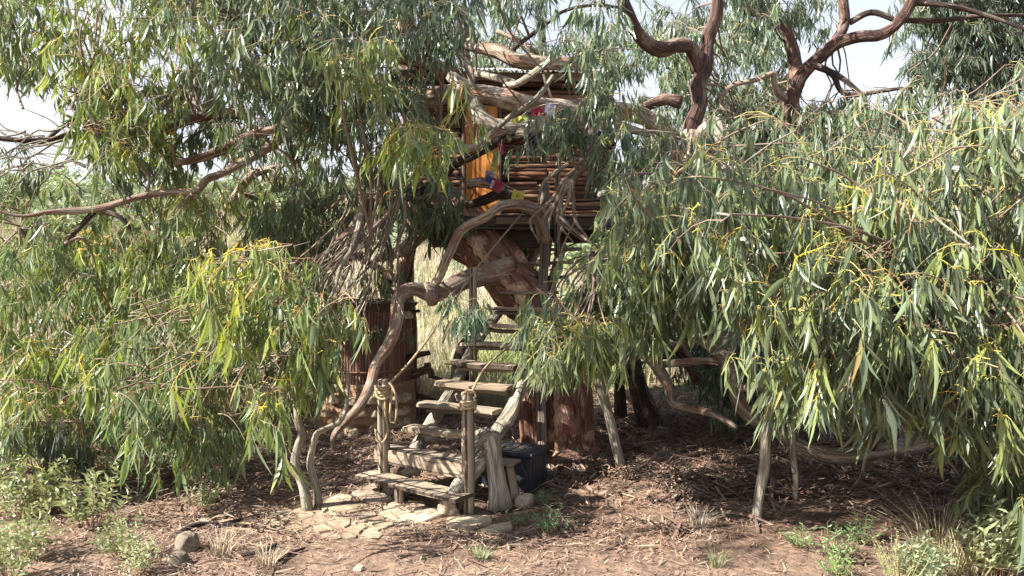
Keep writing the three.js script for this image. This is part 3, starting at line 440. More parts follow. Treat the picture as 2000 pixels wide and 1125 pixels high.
  for (let i = 0; i < 26; i++) { // fans of bare twigs at the far left and low left
    const low = i < 6, sx = low ? rr(200, 360, f) : rr(40, 200, f), sy = low ? rr(690, 790, f) : rr(240, 340, f), pts = []; const ex = sx - rr(70, 190, f), ey = sy + (low ? rr(10, 110, f) : rr(-70, 120, f));
    for (let k = 0; k <= 5; k++) { const u = k / 5; pts.push([lerp(sx, ex, u) + rr(-9, 9, f), lerp(sy, ey, u * u) + rr(-9, 9, f), low ? 8.0 : 8.2, lerp(2.6, 0.8, u)]); }
    t.limb('dead_branch', pts, M.grey, { radial: 5, step: 0.12 });
  }
  t.limb('dead_branch', [[450, 690, 8.4, 3], [370, 700, 8.2, 4], [290, 725, 8.0, 4], [250, 745, 7.9, 3], [200, 790, 7.8, 3], [120, 815, 7.8, 1.5]], M.grey, { radial: 6 });
  t.limb('branch', [[140, 265, 8.6, 5], [90, 275, 8.4, 7], [20, 272, 8.2, 5], [-40, 262, 8.1, 4]], M.dark); t.limb('branch', [[90, 273, 8.4, 4], [118, 250, 8.5, 4], [160, 225, 8.6, 2]], M.dark);
  // foliage
  t.mass([[60, -60], [330, -80], [340, 120], [300, 250], [240, 300], [170, 280], [110, 130]], 7.2, 9.5, 88, { tint: LIME, yellow: 0.45, seed: 1, bias: 1.2 });
  t.mass([[-60, -60], [80, -60], [90, 110], [20, 130], [-60, 120]], 8, 10.5, 22, { tint: OLIVE, yellow: 0.4, seed: 2 });
  t.mass([[280, -90], [560, -90], [620, 60], [560, 200], [520, 300], [380, 330], [220, 330], [280, 150]], 7.2, 10.2, 110, { tint: GREEN, yellow: 0.15, seed: 3 });
  t.mass([[540, -90], [900, -100], [930, 30], [880, 60], [760, 50], [640, 90], [560, 80]], 7.0, 9.8, 56, { tint: BLUE, yellow: 0.1, seed: 4 });
  t.mass([[560, 110], [740, 120], [815, 150], [800, 240], [740, 320], [560, 310], [500, 210]], 7.4, 9.4, 50, { tint: BLUE, yellow: 0.14, seed: 5 });
  t.mass([[640, 70], [700, 60], [740, 110], [690, 140]], 6.2, 6.8, 4, { tint: OLIVE, yellow: 0.8, seed: 6 });
  t.mass([[765, 215], [825, 205], [835, 285], [790, 300]], 6.6, 7.6, 5, { tint: LIME, yellow: 0.7, seed: 7 });
  t.mass([[870, 160], [915, 150], [925, 200], [880, 215]], 7.0, 7.5, 1, { tint: OLIVE, yellow: 0.5, seed: 8 });
  t.mass([[190, 370], [330, 350], [420, 370], [420, 480], [250, 520], [60, 520], [-40, 500], [60, 470]], 7.8, 10.5, 28, { tint: OLIVE, yellow: 0.35, seed: 9 });
  t.mass([[-60, 430], [160, 420], [380, 450], [420, 620], [380, 760], [240, 760], [120, 700], [-60, 640]], 7.8, 11, 74, { tint: [1.3, 1.3, 0.85], yellow: 0.3, seed: 10 });
  t.mass([[-60, 640], [120, 660], [200, 760], [150, 850], [-60, 870]], 7.6, 10, 30, { tint: LIME, yellow: 0.5, seed: 11 });
  t.mass([[400, 560], [480, 490], [580, 490], [640, 560], [680, 640], [690, 700], [640, 760], [560, 790], [430, 770], [390, 640]], 5.4, 6.7, 50, { tint: [1.3, 1.3, 0.85], yellow: 0.55, seed: 12, len: [0.3, 0.6], gold: 0.4 });
  t.mass([[400, 520], [500, 470], [580, 520], [560, 620], [420, 640]], 5.2, 6.0, 9, { tint: LIME, yellow: 0.7, seed: 13, len: [0.3, 0.55], gold: 0.9 });
  t.mass([[180, 600], [420, 600], [470, 790], [430, 850], [330, 880], [230, 800]], 6.0, 8.0, 50, { tint: [1.3, 1.3, 0.85], yellow: 0.2, seed: 14, len: [0.3, 0.6] });
  t.mass([[-40, 250], [110, 250], [150, 340], [120, 400], [-40, 380]], 8.2, 10, 7, { tint: OLIVE, seed: 19, per: [2, 5] });
  t.mass([[-40, 740], [180, 760], [260, 830], [140, 870], [-40, 850]], 6.6, 8, 16, { tint: OLIVE, yellow: 0.3, seed: 20 });
  t.mass([[560, 330], [700, 320], [700, 470], [600, 520], [480, 460]], 8.6, 10.8, 28, { tint: GREEN, seed: 15 });
  t.mass([[770, 330], [880, 340], [890, 425], [800, 440], [740, 420]], 9.0, 10.2, 16, { tint: GREEN, seed: 16 });
  t.mass([[930, -90], [1060, -90], [1060, 20], [960, 40]], 8.5, 10.5, 8, { tint: BLUE, seed: 17 });
  // the crown goes on above the frame and shades the ground to the right
  t.mass([[-500, -900], [620, -900], [620, -450], [-500, -450]], 4.0, 6.2, 60, { tint: GREEN, seed: 18 });
  t.finish(42);
}
const rightTree = new Tree('eucalyptus_tree', 'sprawling eucalyptus with pale limb curving along the ground and dense curtain of flowering foliage', V(at(1945, 925, 8.1).x, 0, -8.1));
{
  const t = rightTree;
  t.limb('trunk', [[1945, 925, 8.1, 17], [1900, 885, 8.0, 15], [1820, 862, 7.7, 15], [1765, 872, 7.5, 15], [1700, 884, 7.4, 14], [1620, 888, 7.3, 14], [1560, 868, 7.3, 13], [1515, 838, 7.4, 13], [1468, 815, 7.5, 14], [1440, 780, 7.6, 15], [1436, 738, 7.7, 14], [1405, 690, 8.0, 15], [1365, 650, 8.4, 20], [1330, 620, 8.8, 20], [1300, 560, 9.2, 20], [1310, 460, 9.6, 22], [1340, 350, 9.9, 23], [1354, 262, 10, 22]], M.pale, { radial: 18, rough: 0.2, flute: 0.12, uvr: 2 });
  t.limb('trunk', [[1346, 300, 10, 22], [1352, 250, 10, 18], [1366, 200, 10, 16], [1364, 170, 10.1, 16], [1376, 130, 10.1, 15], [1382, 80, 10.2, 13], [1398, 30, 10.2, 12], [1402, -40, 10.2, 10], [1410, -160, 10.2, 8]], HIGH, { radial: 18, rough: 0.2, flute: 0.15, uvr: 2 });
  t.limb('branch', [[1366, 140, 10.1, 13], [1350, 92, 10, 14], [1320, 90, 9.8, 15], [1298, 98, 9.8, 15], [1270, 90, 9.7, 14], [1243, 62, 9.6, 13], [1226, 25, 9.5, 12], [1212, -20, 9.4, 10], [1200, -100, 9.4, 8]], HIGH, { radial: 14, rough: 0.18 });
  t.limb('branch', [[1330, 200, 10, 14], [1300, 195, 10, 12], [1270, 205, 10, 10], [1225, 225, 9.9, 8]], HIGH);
  t.limb('branch', [[1372, 260, 9.9, 16], [1392, 240, 9.8, 16], [1404, 255, 9.7, 12], [1400, 290, 9.6, 8]], M.grey, { rough: 0.3 });
  t.limb('branch', [[1360, 640, 8.5, 10], [1290, 555, 8.3, 7], [1240, 545, 8, 6], [1180, 500, 7.8, 4]], M.pale); t.limb('branch', [[1400, 690, 8, 9], [1480, 600, 8.0, 8], [1580, 560, 8.0, 6], [1700, 535, 7.8, 4]], M.grey);
  t.limb('branch', [[1440, 760, 7.6, 9], [1540, 740, 7.0, 6], [1650, 660, 6.5, 5], [1750, 620, 6.2, 3]], M.pale); t.limb('branch', [[1700, 882, 7.4, 8], [1760, 760, 6.8, 7], [1850, 640, 6.4, 6], [1960, 560, 6.2, 6], [2030, 520, 6.1, 6]], M.red);
  t.limb('branch', [[1310, 480, 9.5, 9], [1400, 430, 9.2, 9], [1500, 380, 9, 7], [1640, 330, 8.8, 5], [1780, 300, 8.6, 4]], M.pale);
  // twisted hanging bundle beside the house corner
  const f = rng(37);
  for (let i = 0; i < 7; i++) { const o = (i - 3) * 3.2, w = (k) => o + rr(-4, 4, f); t.limb('dead_branch', [[1195 + w(), 205, 8.9, 4], [1165 + w(), 240, 8.8, 5], [1155 + w(), 280, 8.7, 5], [1140 + w(), 320, 8.6, 5], [1112 + w(), 355, 8.6, 5], [1095 + w() * 2, 390, 8.6, 4], [1085 + w() * 4, 430, 8.6, 3], [1095 + w() * 7, 475, 8.5, 1.5]], i % 2 ? M.grey : M.pale, { radial: 7, step: 0.06 }); }
  t.limb('dead_branch', [[1150, 300, 8.7, 4], [1110, 320, 8.6, 4], [1075, 345, 8.6, 4], [1060, 360, 8.6, 3], [1052, 395, 8.6, 2]], M.grey, { radial: 6 });
  t.limb('dead_branch', [[1090, 420, 8.6, 4], [1135, 460, 8.3, 4], [1180, 490, 8.0, 3], [1230, 520, 7.8, 2]], M.pale, { radial: 6 }); t.limb('dead_branch', [[1180, 495, 7.6, 5], [1250, 440, 7.4, 5], [1290, 385, 7.3, 4], [1310, 340, 7.3, 2]], M.pale, { radial: 6 });
  for (let i = 0; i < 6; i++) { const x = 1960 + rr(-20, 30, f); t.limb('dead_branch', [[1985 + rr(-8, 8, f), 405, 5.9, 1.4], [x, 440, 5.8, 2], [x - 2, 480, 5.8, 2], [x - 30, 520, 5.7, 1.8], [x - 90 + rr(-20, 20, f), 560 + rr(-15, 15, f), 5.6, 1]], M.grey, { radial: 5 }); }
  t.limb('branch', [[2030, 510, 6, 10], [1995, 535, 5.9, 9], [1965, 560, 5.8, 6], [1940, 572, 5.8, 3]], M.red);
  const hi = { yellow: 0.18, tint: [1.08, 1.06, 0.97] };
  t.mass([[1190, 330], [1330, 300], [1500, 300], [1560, 265], [1700, 260], [1850, 215], [2060, 170], [2060, 560], [1800, 600], [1500, 560], [1250, 480]], 5.0, 7.4, 125, { ...hi, seed: 21, bias: 0.9, gold: 0.8 });
  t.mass([[1250, 430], [1500, 440], [1800, 470], [2060, 460], [2060, 780], [1880, 760], [1660, 700], [1540, 640], [1480, 540], [1380, 510], [1260, 510]], 4.7, 6.8, 115, { ...hi, seed: 22, gold: 0.8 });
  t.mass([[1550, 640], [1640, 650], [1640, 745], [1560, 760]], 5.0, 6.0, 16, { ...hi, seed: 23, len: [0.3, 0.5], gold: 0.8 });
  t.mass([[1650, 620], [1850, 660], [2060, 700], [2060, 960], [1930, 940], [1850, 760], [1650, 730]], 4.8, 6.0, 44, { ...hi, yellow: 0.25, seed: 24, len: [0.3, 0.55], gold: 0.8 });
  t.mass([[1190, 300], [1500, 300], [1700, 260], [2060, 200], [2060, 640], [1650, 640], [1480, 500], [1250, 460]], 7.2, 9.6, 140, { tint: [0.9, 0.95, 0.95], seed: 25 });
  t.mass([[1030, 640], [1100, 540], [1210, 500], [1320, 520], [1350, 590], [1240, 620], [1100, 650], [1040, 660]], 6.2, 7.4, 20, { ...hi, tint: BLUE, seed: 26, len: [0.3, 0.5], gold: 0.8 });
  t.mass([[1060, 630], [1150, 600], [1180, 660], [1110, 690], [1060, 680]], 5.9, 6.8, 13, { tint: OLIVE, yellow: 0.45, seed: 27, len: [0.25, 0.45], gold: 0.8 });
  t.mass([[1210, 430], [1310, 400], [1340, 560], [1230, 560]], 6.2, 7.6, 14, { ...hi, seed: 28 });
  t.mass([[1130, 90], [1215, 90], [1215, 190], [1140, 200]], 7.0, 8.4, 6, { tint: BLUE, yellow: 0.25, seed: 29, len: [0.3, 0.55] });
  t.mass([[1085, 215], [1120, 215], [1120, 260], [1085, 260]], 7.6, 8.4, 2, { tint: BLUE, seed: 30, len: [0.25, 0.4] });
  t.mass([[1215, 230], [1310, 230], [1320, 320], [1230, 330]], 7.4, 8.8, 7, { tint: BLUE, yellow: 0.2, seed: 31 });
  t.mass([[1060, -100], [1220, -100], [1230, 60], [1090, 60]], 7.6, 9.6, 4, { tint: BLUE, seed: 32 });
  t.mass([[1250, -100], [1480, -100], [1470, 60], [1400, 180], [1320, 190], [1260, 80]], 10.4, 12.2, 16, { tint: BLUE, yellow: 0.25, seed: 33 });
  t.mass([[1480, -80], [1640, -80], [1600, 40], [1500, 60]], 11.5, 13, 14, { tint: BLUE, seed: 34 });
  t.mass([[1400, 200], [1520, 180], [1540, 300], [1420, 310]], 11.2, 12.5, 30, { tint: GREEN, seed: 35 });
  t.mass([[900, 560], [925, 560], [930, 610], [890, 600]], 7.2, 7.8, 2, { tint: BLUE, seed: 36, len: [0.2, 0.3] });
  t.mass([[1200, 230], [1560, 190], [1800, 160], [2060, 100], [2060, 200], [1560, 270], [1200, 320]], 6, 9.5, 22, { ...hi, seed: 38, per: [2, 6] });
  t.mass([[1110, 240], [1190, 240], [1190, 340], [1140, 340]], 7.8, 8.4, 2, { tint: BLUE, seed: 39, len: [0.2, 0.35], per: [2, 5] });
  // small white blossoms
  const fl = []; for (let i = 0; i < 26; i++) { const a = i * 2.4, y = 1 - 2 * (i + 0.5) / 26, r = Math.sqrt(1 - y * y), d = V(r * Math.cos(a), y, r * Math.sin(a)); fl.push(thinTube([d.clone().multiplyScalar(0.004), d.multiplyScalar(0.017)], 0.0022, 0.0012, [0.8, 0.78, 0.66])); }
  const fg = mergeGeometries(fl);
  for (let i = 0; i < 64; i++) { const s = pick(t.sprays, f); if (s.p.z < -7.5) { i--; continue; } const base = s.p.clone().add(V(rr(-0.1, 0.1, f), rr(-0.12, 0.03, f), rr(-0.02, 0.12, f))); for (let k = 0; k < 3; k++) { const m = mesh('flower', fg, twigMat, t.g); m.position.copy(base).sub(t.base).add(V(rr(-0.025, 0.025, f), rr(-0.02, 0.02, f), rr(-0.02, 0.02, f))); m.scale.setScalar(rr(0.6, 1.1, f)); } }
  t.finish(42);
}
const redTree = new Tree('eucalyptus_tree', 'bare reddish forked tree rising above the right foliage against the bright sky', V(at(1548, 800, 11).x, ground(at(1548, 800, 11).x, -11), -11));
{
  const t = redTree;
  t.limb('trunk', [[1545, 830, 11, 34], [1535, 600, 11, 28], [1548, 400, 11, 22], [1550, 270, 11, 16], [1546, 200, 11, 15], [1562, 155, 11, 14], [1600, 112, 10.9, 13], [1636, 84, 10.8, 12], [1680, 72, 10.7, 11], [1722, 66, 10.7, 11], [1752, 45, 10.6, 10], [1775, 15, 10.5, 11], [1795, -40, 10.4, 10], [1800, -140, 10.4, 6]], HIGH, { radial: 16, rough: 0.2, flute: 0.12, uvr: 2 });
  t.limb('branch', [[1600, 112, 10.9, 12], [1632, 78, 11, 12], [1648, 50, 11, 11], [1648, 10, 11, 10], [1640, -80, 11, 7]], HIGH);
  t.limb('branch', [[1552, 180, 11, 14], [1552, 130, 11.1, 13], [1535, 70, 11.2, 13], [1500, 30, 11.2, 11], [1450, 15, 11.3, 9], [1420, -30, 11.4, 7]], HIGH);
  t.limb('branch', [[1585, 125, 10.9, 7], [1640, 150, 10.8, 6], [1690, 190, 10.7, 4]], M.dark); t.limb('branch', [[1610, 132, 10.9, 6], [1630, 150, 10.8, 6], [1640, 175, 10.8, 5], [1660, 185, 10.7, 5], [1720, 178, 10.6, 4], [1780, 170, 10.5, 2]], M.dark);
  t.limb('branch', [[1545, 200, 11, 7], [1515, 175, 10.9, 7], [1512, 140, 10.8, 6]], M.pale); t.limb('branch', [[1512, 142, 10.8, 5], [1470, 158, 10.7, 5], [1430, 168, 10.6, 5], [1412, 185, 10.5, 5], [1410, 208, 10.5, 4], [1440, 225, 10.4, 2]], M.pale, { step: 0.05 });
  t.limb('branch', [[1660, 45, 11, 6], [1700, 25, 10.9, 6], [1750, 40, 10.8, 5]], M.dark); t.limb('branch', [[1790, 5, 10.5, 6], [1850, 10, 10.3, 5], [1920, 28, 10.2, 4], [2010, 60, 10, 3]], M.dark); t.limb('branch', [[1745, 40, 10.6, 5], [1830, 40, 10.6, 5], [1930, 30, 10.6, 4], [2020, 30, 10.6, 3]], M.dark);
  t.mass([[1420, -120], [1560, -120], [1560, 20], [1440, 60]], 10, 12, 16, { tint: BLUE, seed: 41 });
  t.mass([[1420, 190], [1540, 190], [1560, 320], [1420, 320]], 11.3, 13, 44, { tint: GREEN, seed: 42 });
  t.mass([[1560, 200], [1780, 190], [1780, 300], [1560, 310]], 11.3, 13, 56, { tint: GREEN, seed: 43 });
  t.finish();
}
{ // dark tree filling the upper right corner, farther back
  const b = V(at(1960, 600, 14).x, 0, -14); b.y = ground(b.x, b.z); const t = new Tree('eucalyptus_tree', 'dark distant eucalyptus crown in the upper right corner behind the forked tree', b);
  t.limb('trunk', [[1960, 760, 14, 22], [1950, 500, 14, 18], [1930, 250, 14, 14], [1940, 50, 14, 9], [1930, -80, 14, 4]], M.dark, { radial: 10 });
  t.mass([[1800, -100], [2080, -100], [2080, 130], [1900, 160], [1800, 150], [1765, 40]], 12.6, 15, 150, { tint: [0.55, 0.62, 0.62], seed: 51, scale: 1.15, yellow: 0 });
  t.mass([[1790, 130], [2080, 120], [2080, 240], [1820, 230]], 12.8, 15, 26, { tint: [0.8, 0.9, 0.9], seed: 52, scale: 1.1 });
  t.finish();
}
{ // slim trees far behind the house
  const b = V(at(1060, 500, 17).x, 0, -17); b.y = ground(b.x, b.z); const t = new Tree('eucalyptus_tree', 'loose grey green crown behind the tree house roof', b);
  t.limb('trunk', [[1060, 520, 17, 16], [1080, 300, 17, 12], [1060, 100, 17, 8], [1050, -40, 17, 4]], M.dark, { radial: 9 });
  t.mass([[860, 0], [1020, 70], [1220, 40], [1240, 150], [1120, 150], [900, 130]], 14, 18, 40, { tint: BLUE, seed: 53, scale: 1.2 });
  t.mass([[1220, 60], [1480, -40], [1540, 160], [1400, 270], [1260, 250]], 14, 18, 84, { tint: BLUE, seed: 54, scale: 1.2 });
  t.finish();
}
{ // tree with several stems behind the round hut; its leaves fill the left background
  const b = V(at(795, 640, 11.6).x, 0, -11.6); b.y = ground(b.x, b.z); const t = new Tree('eucalyptus_tree', 'eucalyptus with several pinkish stems rising behind the round hut', b);
  t.limb('trunk', [[800, 800, 11.6, 16], [800, 640, 11.6, 14], [792, 560, 11.5, 13], [798, 500, 11.5, 13], [806, 440, 11.4, 10], [790, 360, 11.6, 8], [770, 260, 12, 5]], M.red, { radial: 12 }); t.limb('trunk', [[775, 800, 11.4, 13], [768, 640, 11.3, 12], [780, 560, 11.3, 11], [795, 500, 11.2, 11], [808, 455, 11.2, 12]], M.pale, { radial: 12 });
  t.limb('branch', [[825, 440, 10.6, 12], [812, 465, 10.5, 15], [785, 490, 10.4, 13], [755, 500, 10.3, 10], [735, 508, 10.2, 6]], M.pale, { step: 0.06 }); t.limb('trunk', [[748, 800, 11.8, 9], [755, 600, 11.7, 8], [760, 500, 11.7, 7], [740, 400, 11.7, 5]], M.dark);
  t.limb('branch', [[800, 560, 11.5, 7], [700, 500, 11.6, 7], [600, 440, 11.8, 6], [480, 380, 12, 5]], M.red); t.limb('branch', [[440, 410, 12.0, 8], [462, 382, 11.9, 9], [490, 345, 11.8, 8], [560, 320, 11.7, 5]], M.pale);
  t.mass([[300, 250], [560, 230], [720, 300], [740, 480], [600, 560], [420, 560], [300, 450]], 10.6, 14, 66, { tint: OLIVE, seed: 61, yellow: 0.2 });
  t.mass([[440, 540], [760, 500], [750, 640], [700, 700], [520, 800], [440, 700]], 10.2, 12, 34, { tint: GREEN, seed: 62 });
  t.mass([[150, 440], [440, 440], [460, 660], [300, 720], [140, 640]], 9.6, 13, 40, { tint: [1.5, 1.5, 0.8], seed: 63, yellow: 0.4 });
  t.finish();
}
{ // dark trunk in the shade right of the main trunk, its limbs hanging low
  const b = onGround(1268, 838); const t = new Tree('eucalyptus_tree', 'dark leaning trunk in deep shade with low twisted limbs, right of the red trunk', b);
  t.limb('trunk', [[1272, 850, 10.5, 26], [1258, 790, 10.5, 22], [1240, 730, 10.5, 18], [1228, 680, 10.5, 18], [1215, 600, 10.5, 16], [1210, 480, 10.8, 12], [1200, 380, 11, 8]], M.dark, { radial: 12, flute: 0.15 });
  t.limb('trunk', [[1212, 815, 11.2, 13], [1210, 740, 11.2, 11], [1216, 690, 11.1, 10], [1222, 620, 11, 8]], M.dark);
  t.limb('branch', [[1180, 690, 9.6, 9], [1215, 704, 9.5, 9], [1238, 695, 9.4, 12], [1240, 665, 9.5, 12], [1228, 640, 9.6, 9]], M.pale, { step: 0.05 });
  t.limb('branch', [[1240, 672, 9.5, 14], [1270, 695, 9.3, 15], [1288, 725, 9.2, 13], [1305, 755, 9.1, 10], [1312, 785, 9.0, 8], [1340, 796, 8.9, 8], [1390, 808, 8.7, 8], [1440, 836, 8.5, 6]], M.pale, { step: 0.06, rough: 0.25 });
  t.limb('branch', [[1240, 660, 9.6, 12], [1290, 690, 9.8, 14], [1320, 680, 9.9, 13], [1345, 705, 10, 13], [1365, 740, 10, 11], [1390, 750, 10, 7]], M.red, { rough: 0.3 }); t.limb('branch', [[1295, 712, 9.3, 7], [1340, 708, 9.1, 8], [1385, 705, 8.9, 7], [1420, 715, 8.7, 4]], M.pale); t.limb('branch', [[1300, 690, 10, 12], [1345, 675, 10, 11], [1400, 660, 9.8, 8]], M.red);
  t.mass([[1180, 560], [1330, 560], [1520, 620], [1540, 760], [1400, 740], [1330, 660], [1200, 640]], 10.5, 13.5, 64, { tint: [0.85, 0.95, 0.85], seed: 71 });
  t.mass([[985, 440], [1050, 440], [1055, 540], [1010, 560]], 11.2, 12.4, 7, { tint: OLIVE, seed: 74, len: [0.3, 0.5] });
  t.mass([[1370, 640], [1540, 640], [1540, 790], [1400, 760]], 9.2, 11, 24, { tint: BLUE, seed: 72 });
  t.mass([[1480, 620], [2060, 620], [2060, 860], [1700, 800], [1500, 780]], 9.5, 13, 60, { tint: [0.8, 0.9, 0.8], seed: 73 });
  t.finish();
}
// slender leaning or crooked stems, each a young tree of its own
function stem(label, lists, mat, base) { const t = new Tree('young_tree', label, base); for (const [i, l] of lists.entries()) t.limb(i ? 'branch' : 'trunk', l, mat, { radial: 10, rough: 0.16, step: 0.06 }); return t; }
stem('smooth pale slender trunk leaning left beside the big red trunk', [[[1214, 916, 8.2, 10], [1204, 870, 8.2, 10], [1190, 810, 8.2, 10], [1175, 760, 8.2, 11], [1158, 705, 8.2, 11], [1150, 650, 8.2, 10], [1160, 580, 8.2, 8], [1190, 500, 8.2, 5]]], M.grey, onGround(1212, 914)).finish();
stem('thin lichen grey trunk standing alone on the right before the low limb', [[[1478, 1024, 6.3, 10], [1482, 975, 6.3, 10], [1494, 910, 6.3, 11], [1496, 860, 6.3, 10], [1504, 800, 6.35, 9], [1502, 740, 6.4, 8], [1510, 660, 6.4, 6]]], M.grey, onGround(1478, 1022)).finish();
stem('very thin grey stem half hidden behind hanging leaves on the right', [[[1553, 978, 6.95, 5], [1554, 930, 6.95, 6], [1548, 880, 6.95, 6], [1552, 800, 6.95, 5]]], M.grey, onGround(1553, 976)).finish();
stem('left of two crooked grey stems beside the flagstones, standing nearest the left', [[[602, 1000, 6.65, 11], [592, 950, 6.65, 10], [576, 905, 6.65, 9], [582, 872, 6.65, 8], [590, 850, 6.65, 8], [582, 815, 6.65, 7], [578, 740, 6.6, 6], [570, 660, 6.5, 4]]], M.grey, onGround(602, 998)).finish();
stem('right of two crooked grey stems beside the flagstones, bending towards the stairs', [[[622, 990, 6.75, 9], [618, 950, 6.75, 7], [606, 905, 6.75, 7], [612, 872, 6.75, 6], [620, 846, 6.75, 6], [640, 836, 6.8, 5], [662, 826, 6.85, 5], [676, 800, 6.9, 4], [680, 720, 6.9, 3]]], M.grey, onGround(622, 988)).finish();
// ================================================================ the tree house
{
  const f = rng(611), FLOOR = 3.13, h = thing('tree_house', 'rustic tree house clad in rough horizontal wood slabs with an orange pine door', 'tree house', V(0.1, FLOOR, -10.6)); h.rotation.y = 0.05; h.updateMatrixWorld(true);
  const slabMats = [[0.44, 0.36, 0.32], [0.28, 0.18, 0.15], [0.66, 0.58, 0.52], [0.34, 0.20, 0.16], [0.17, 0.115, 0.10], [0.48, 0.33, 0.27], [0.22, 0.14, 0.12]].map((c) => std({ map: M.wood.map, bumpMap: woodBump, bumpScale: 0.012, vertexColors: true, color: new THREE.Color().setRGB(c[0] * 2.0, c[1] * 1.85, c[2] * 1.8) }));
  const slab = (x0, x1, y, r, seed) => { // rough half-round slab along x, its flat side to the wall
    const n = 12, s = 7, pos = [], uv = [], idx = [];
    for (let i = 0; i <= n; i++) { const t = i / n, x = lerp(x0, x1, t), yy = y + (fbm(x * 1.5, seed, 3) - 0.5) * 0.06, rr_ = r * (0.7 + 0.65 * fbm(x * 2.6, seed, 9)); for (let j = 0; j <= s; j++) { const a = (j / s - 0.5) * Math.PI, k = 1 + 0.25 * (vnoise(x * 7, j * 0.9, seed) - 0.5); pos.push(x, yy + Math.sin(a) * rr_ * k, Math.cos(a) * rr_ * 0.95 * k + 0.012 * vnoise(seed, 3, 1)); uv.push(x * 0.8 + seed * 0.3, j / s * 0.12 + seed * 0.17); if (i && j) { const q = i * (s + 1) + j; idx.push(q - s - 2, q - 1, q - s - 1, q - 1, q, q - s - 1); } } }
    for (const e of [0, n]) { const o = pos.length / 3; pos.push(lerp(x0, x1, e / n), y, 0); uv.push(0, 0); for (let j = 0; j < s; j++) { const q = e * (s + 1) + j; e ? idx.push(q, o, q + 1) : idx.push(q, q + 1, o); } }
    const g = new THREE.BufferGeometry(); g.setAttribute('position', new THREE.Float32BufferAttribute(pos, 3)); g.setAttribute('uv', new THREE.Float32BufferAttribute(uv, 2)); g.setIndex(idx); g.computeVertexNormals(); return tone(g, rr(0.75, 1.15, f), 0.03);
  };
  const W0 = -1.48, W1 = 1.42, D0 = -0.80, D1 = -0.31, wallTop = 1.92;
  const wall = new THREE.Group(); wall.name = 'wall'; h.add(wall);
  // backing boards so that no light passes, then the slabs
  const back = (w, hh, x, y, z, ry = 0) => { const g = new THREE.BoxGeometry(w, hh, 0.04); g.rotateY(ry); g.translate(x, y, z); return g; };
  mesh('backing', vc(mergeGeometries([back(D0 - 0.05 - W0, wallTop, (W0 + D0 - 0.05) / 2, wallTop / 2, -0.022), back(W1 - D1 - 0.05, wallTop, (D1 + 0.05 + W1) / 2, wallTop / 2, -0.022), back(D1 - D0 + 0.098, wallTop - 1.70, (D0 + D1) / 2, (wallTop + 1.70) / 2, -0.022), back(2.3, wallTop, W0 + 0.02, wallTop / 2, -1.2, Math.PI / 2), back(2.3, wallTop, W1 - 0.02, wallTop / 2, -1.2, Math.PI / 2), back(W1 - W0 - 0.09, 2.9, (W0 + W1) / 2, 1.45, -2.32)]), 0.5, 0.42, 0.35), M.wood, wall);
  for (let y = 0.04, i = 0; y < wallTop - 0.02; i++) {
    const r = rr(0.019, 0.043, f); y += r;
    mesh('slat', slab(W0 - rr(0, 0.06, f), D0 - 0.06, y, r, i), pick(slabMats, f), wall);
    if (y < 1.66) { const cut = rr(0.2, 0.7, f); mesh('slat', slab(D1 + 0.06, f() < 0.5 ? cut : 0.42, y + rr(-0.01, 0.01, f), r, i + 40), pick(slabMats, f), wall); mesh('slat', slab(0.43 + (f() < 0.3 ? 0.02 : 0), W1 + rr(0, 0.08, f), y + rr(-0.012, 0.012, f), r * 1.02, i + 80), pick(slabMats, f), wall); }
    else mesh('slat', slab(D0 - 0.05, W1, y, r, i + 120), pick(slabMats, f), wall);
    y += r * rr(0.8, 1.1, f);
  }
  { const L = []; for (let y = 0.08, i = 0; y < wallTop; y += 0.088, i++) for (const x of [W0, W1]) { const g = slab(-1.15, 1.15, 0, 0.048, i + 200); g.rotateY(x < 0 ? -Math.PI / 2 : Math.PI / 2); g.translate(x, y, -1.2); L.push(g); } mesh('slats', mergeGeometries(L), slabMats[1], wall).userData.kind = 'stuff'; }
  // door
  const door = new THREE.Group(); door.name = 'door'; h.add(door); const n = 3, bw = (D1 - D0) / n;
  for (let i = 0; i < n; i++) { const g = new RoundedBoxGeometry(bw - 0.006, 1.66, 0.035, 2, 0.006), uv = g.attributes.uv, p = g.attributes.position; for (let k = 0; k < uv.count; k++) uv.setXY(k, p.getY(k) * 0.6 + i * 0.37, p.getX(k) * 0.7 + i * 0.29); g.translate(D0 + bw * (i + 0.5), 0.85, 0.015); mesh('plank', g, M.pine, door); }
  const knots = []; for (const [x, y] of [[-0.55, 0.28], [-0.40, 0.8], [-0.68, 0.95], [-0.5, 1.3]]) { const g = new THREE.CylinderGeometry(0.016, 0.016, 0.004, 9); g.rotateX(Math.PI / 2); g.scale(1, 0.7, 1); g.translate(x, y, 0.0335); knots.push(g); } mesh('knot', mergeGeometries(knots), std({ color: new THREE.Color(0.16, 0.06, 0.025) }), door).userData.kind = 'stuff';
  for (const x of [D0 - 0.028, D1 + 0.028]) { const g = plank(0.07, 0.05, 1.72, x * 9 + 20, 0.004); g.rotateZ(Math.PI / 2); g.translate(x, 0.86, 0.03); mesh('door_frame', tone(g, 0.42), M.wood, h); }
  { const g = plank(0.07, 0.06, 0.62, 6, 0.004); g.translate((D0 + D1) / 2, 1.75, 0.035); mesh('door_frame', tone(g, 0.42), M.wood, h); }
  // roof: beam, fascia, rafters and corrugated sheets sloping up away from the eave
  { const g = tube([[V(-1.75, 1.98, 0.18), 0.055], [V(-0.5, 2.01, 0.18), 0.06], [V(1.45, 1.97, 0.18), 0.05]], { seed: 71 }); mesh('eave_beam', g, M.red, h); const b = plank(0.13, 0.028, 3.2, 72); b.rotateX(Math.PI / 2); b.translate(-0.2, 2.07, 0.28); mesh('fascia', tone(b, 0.62, 0.12), M.wood, h); }
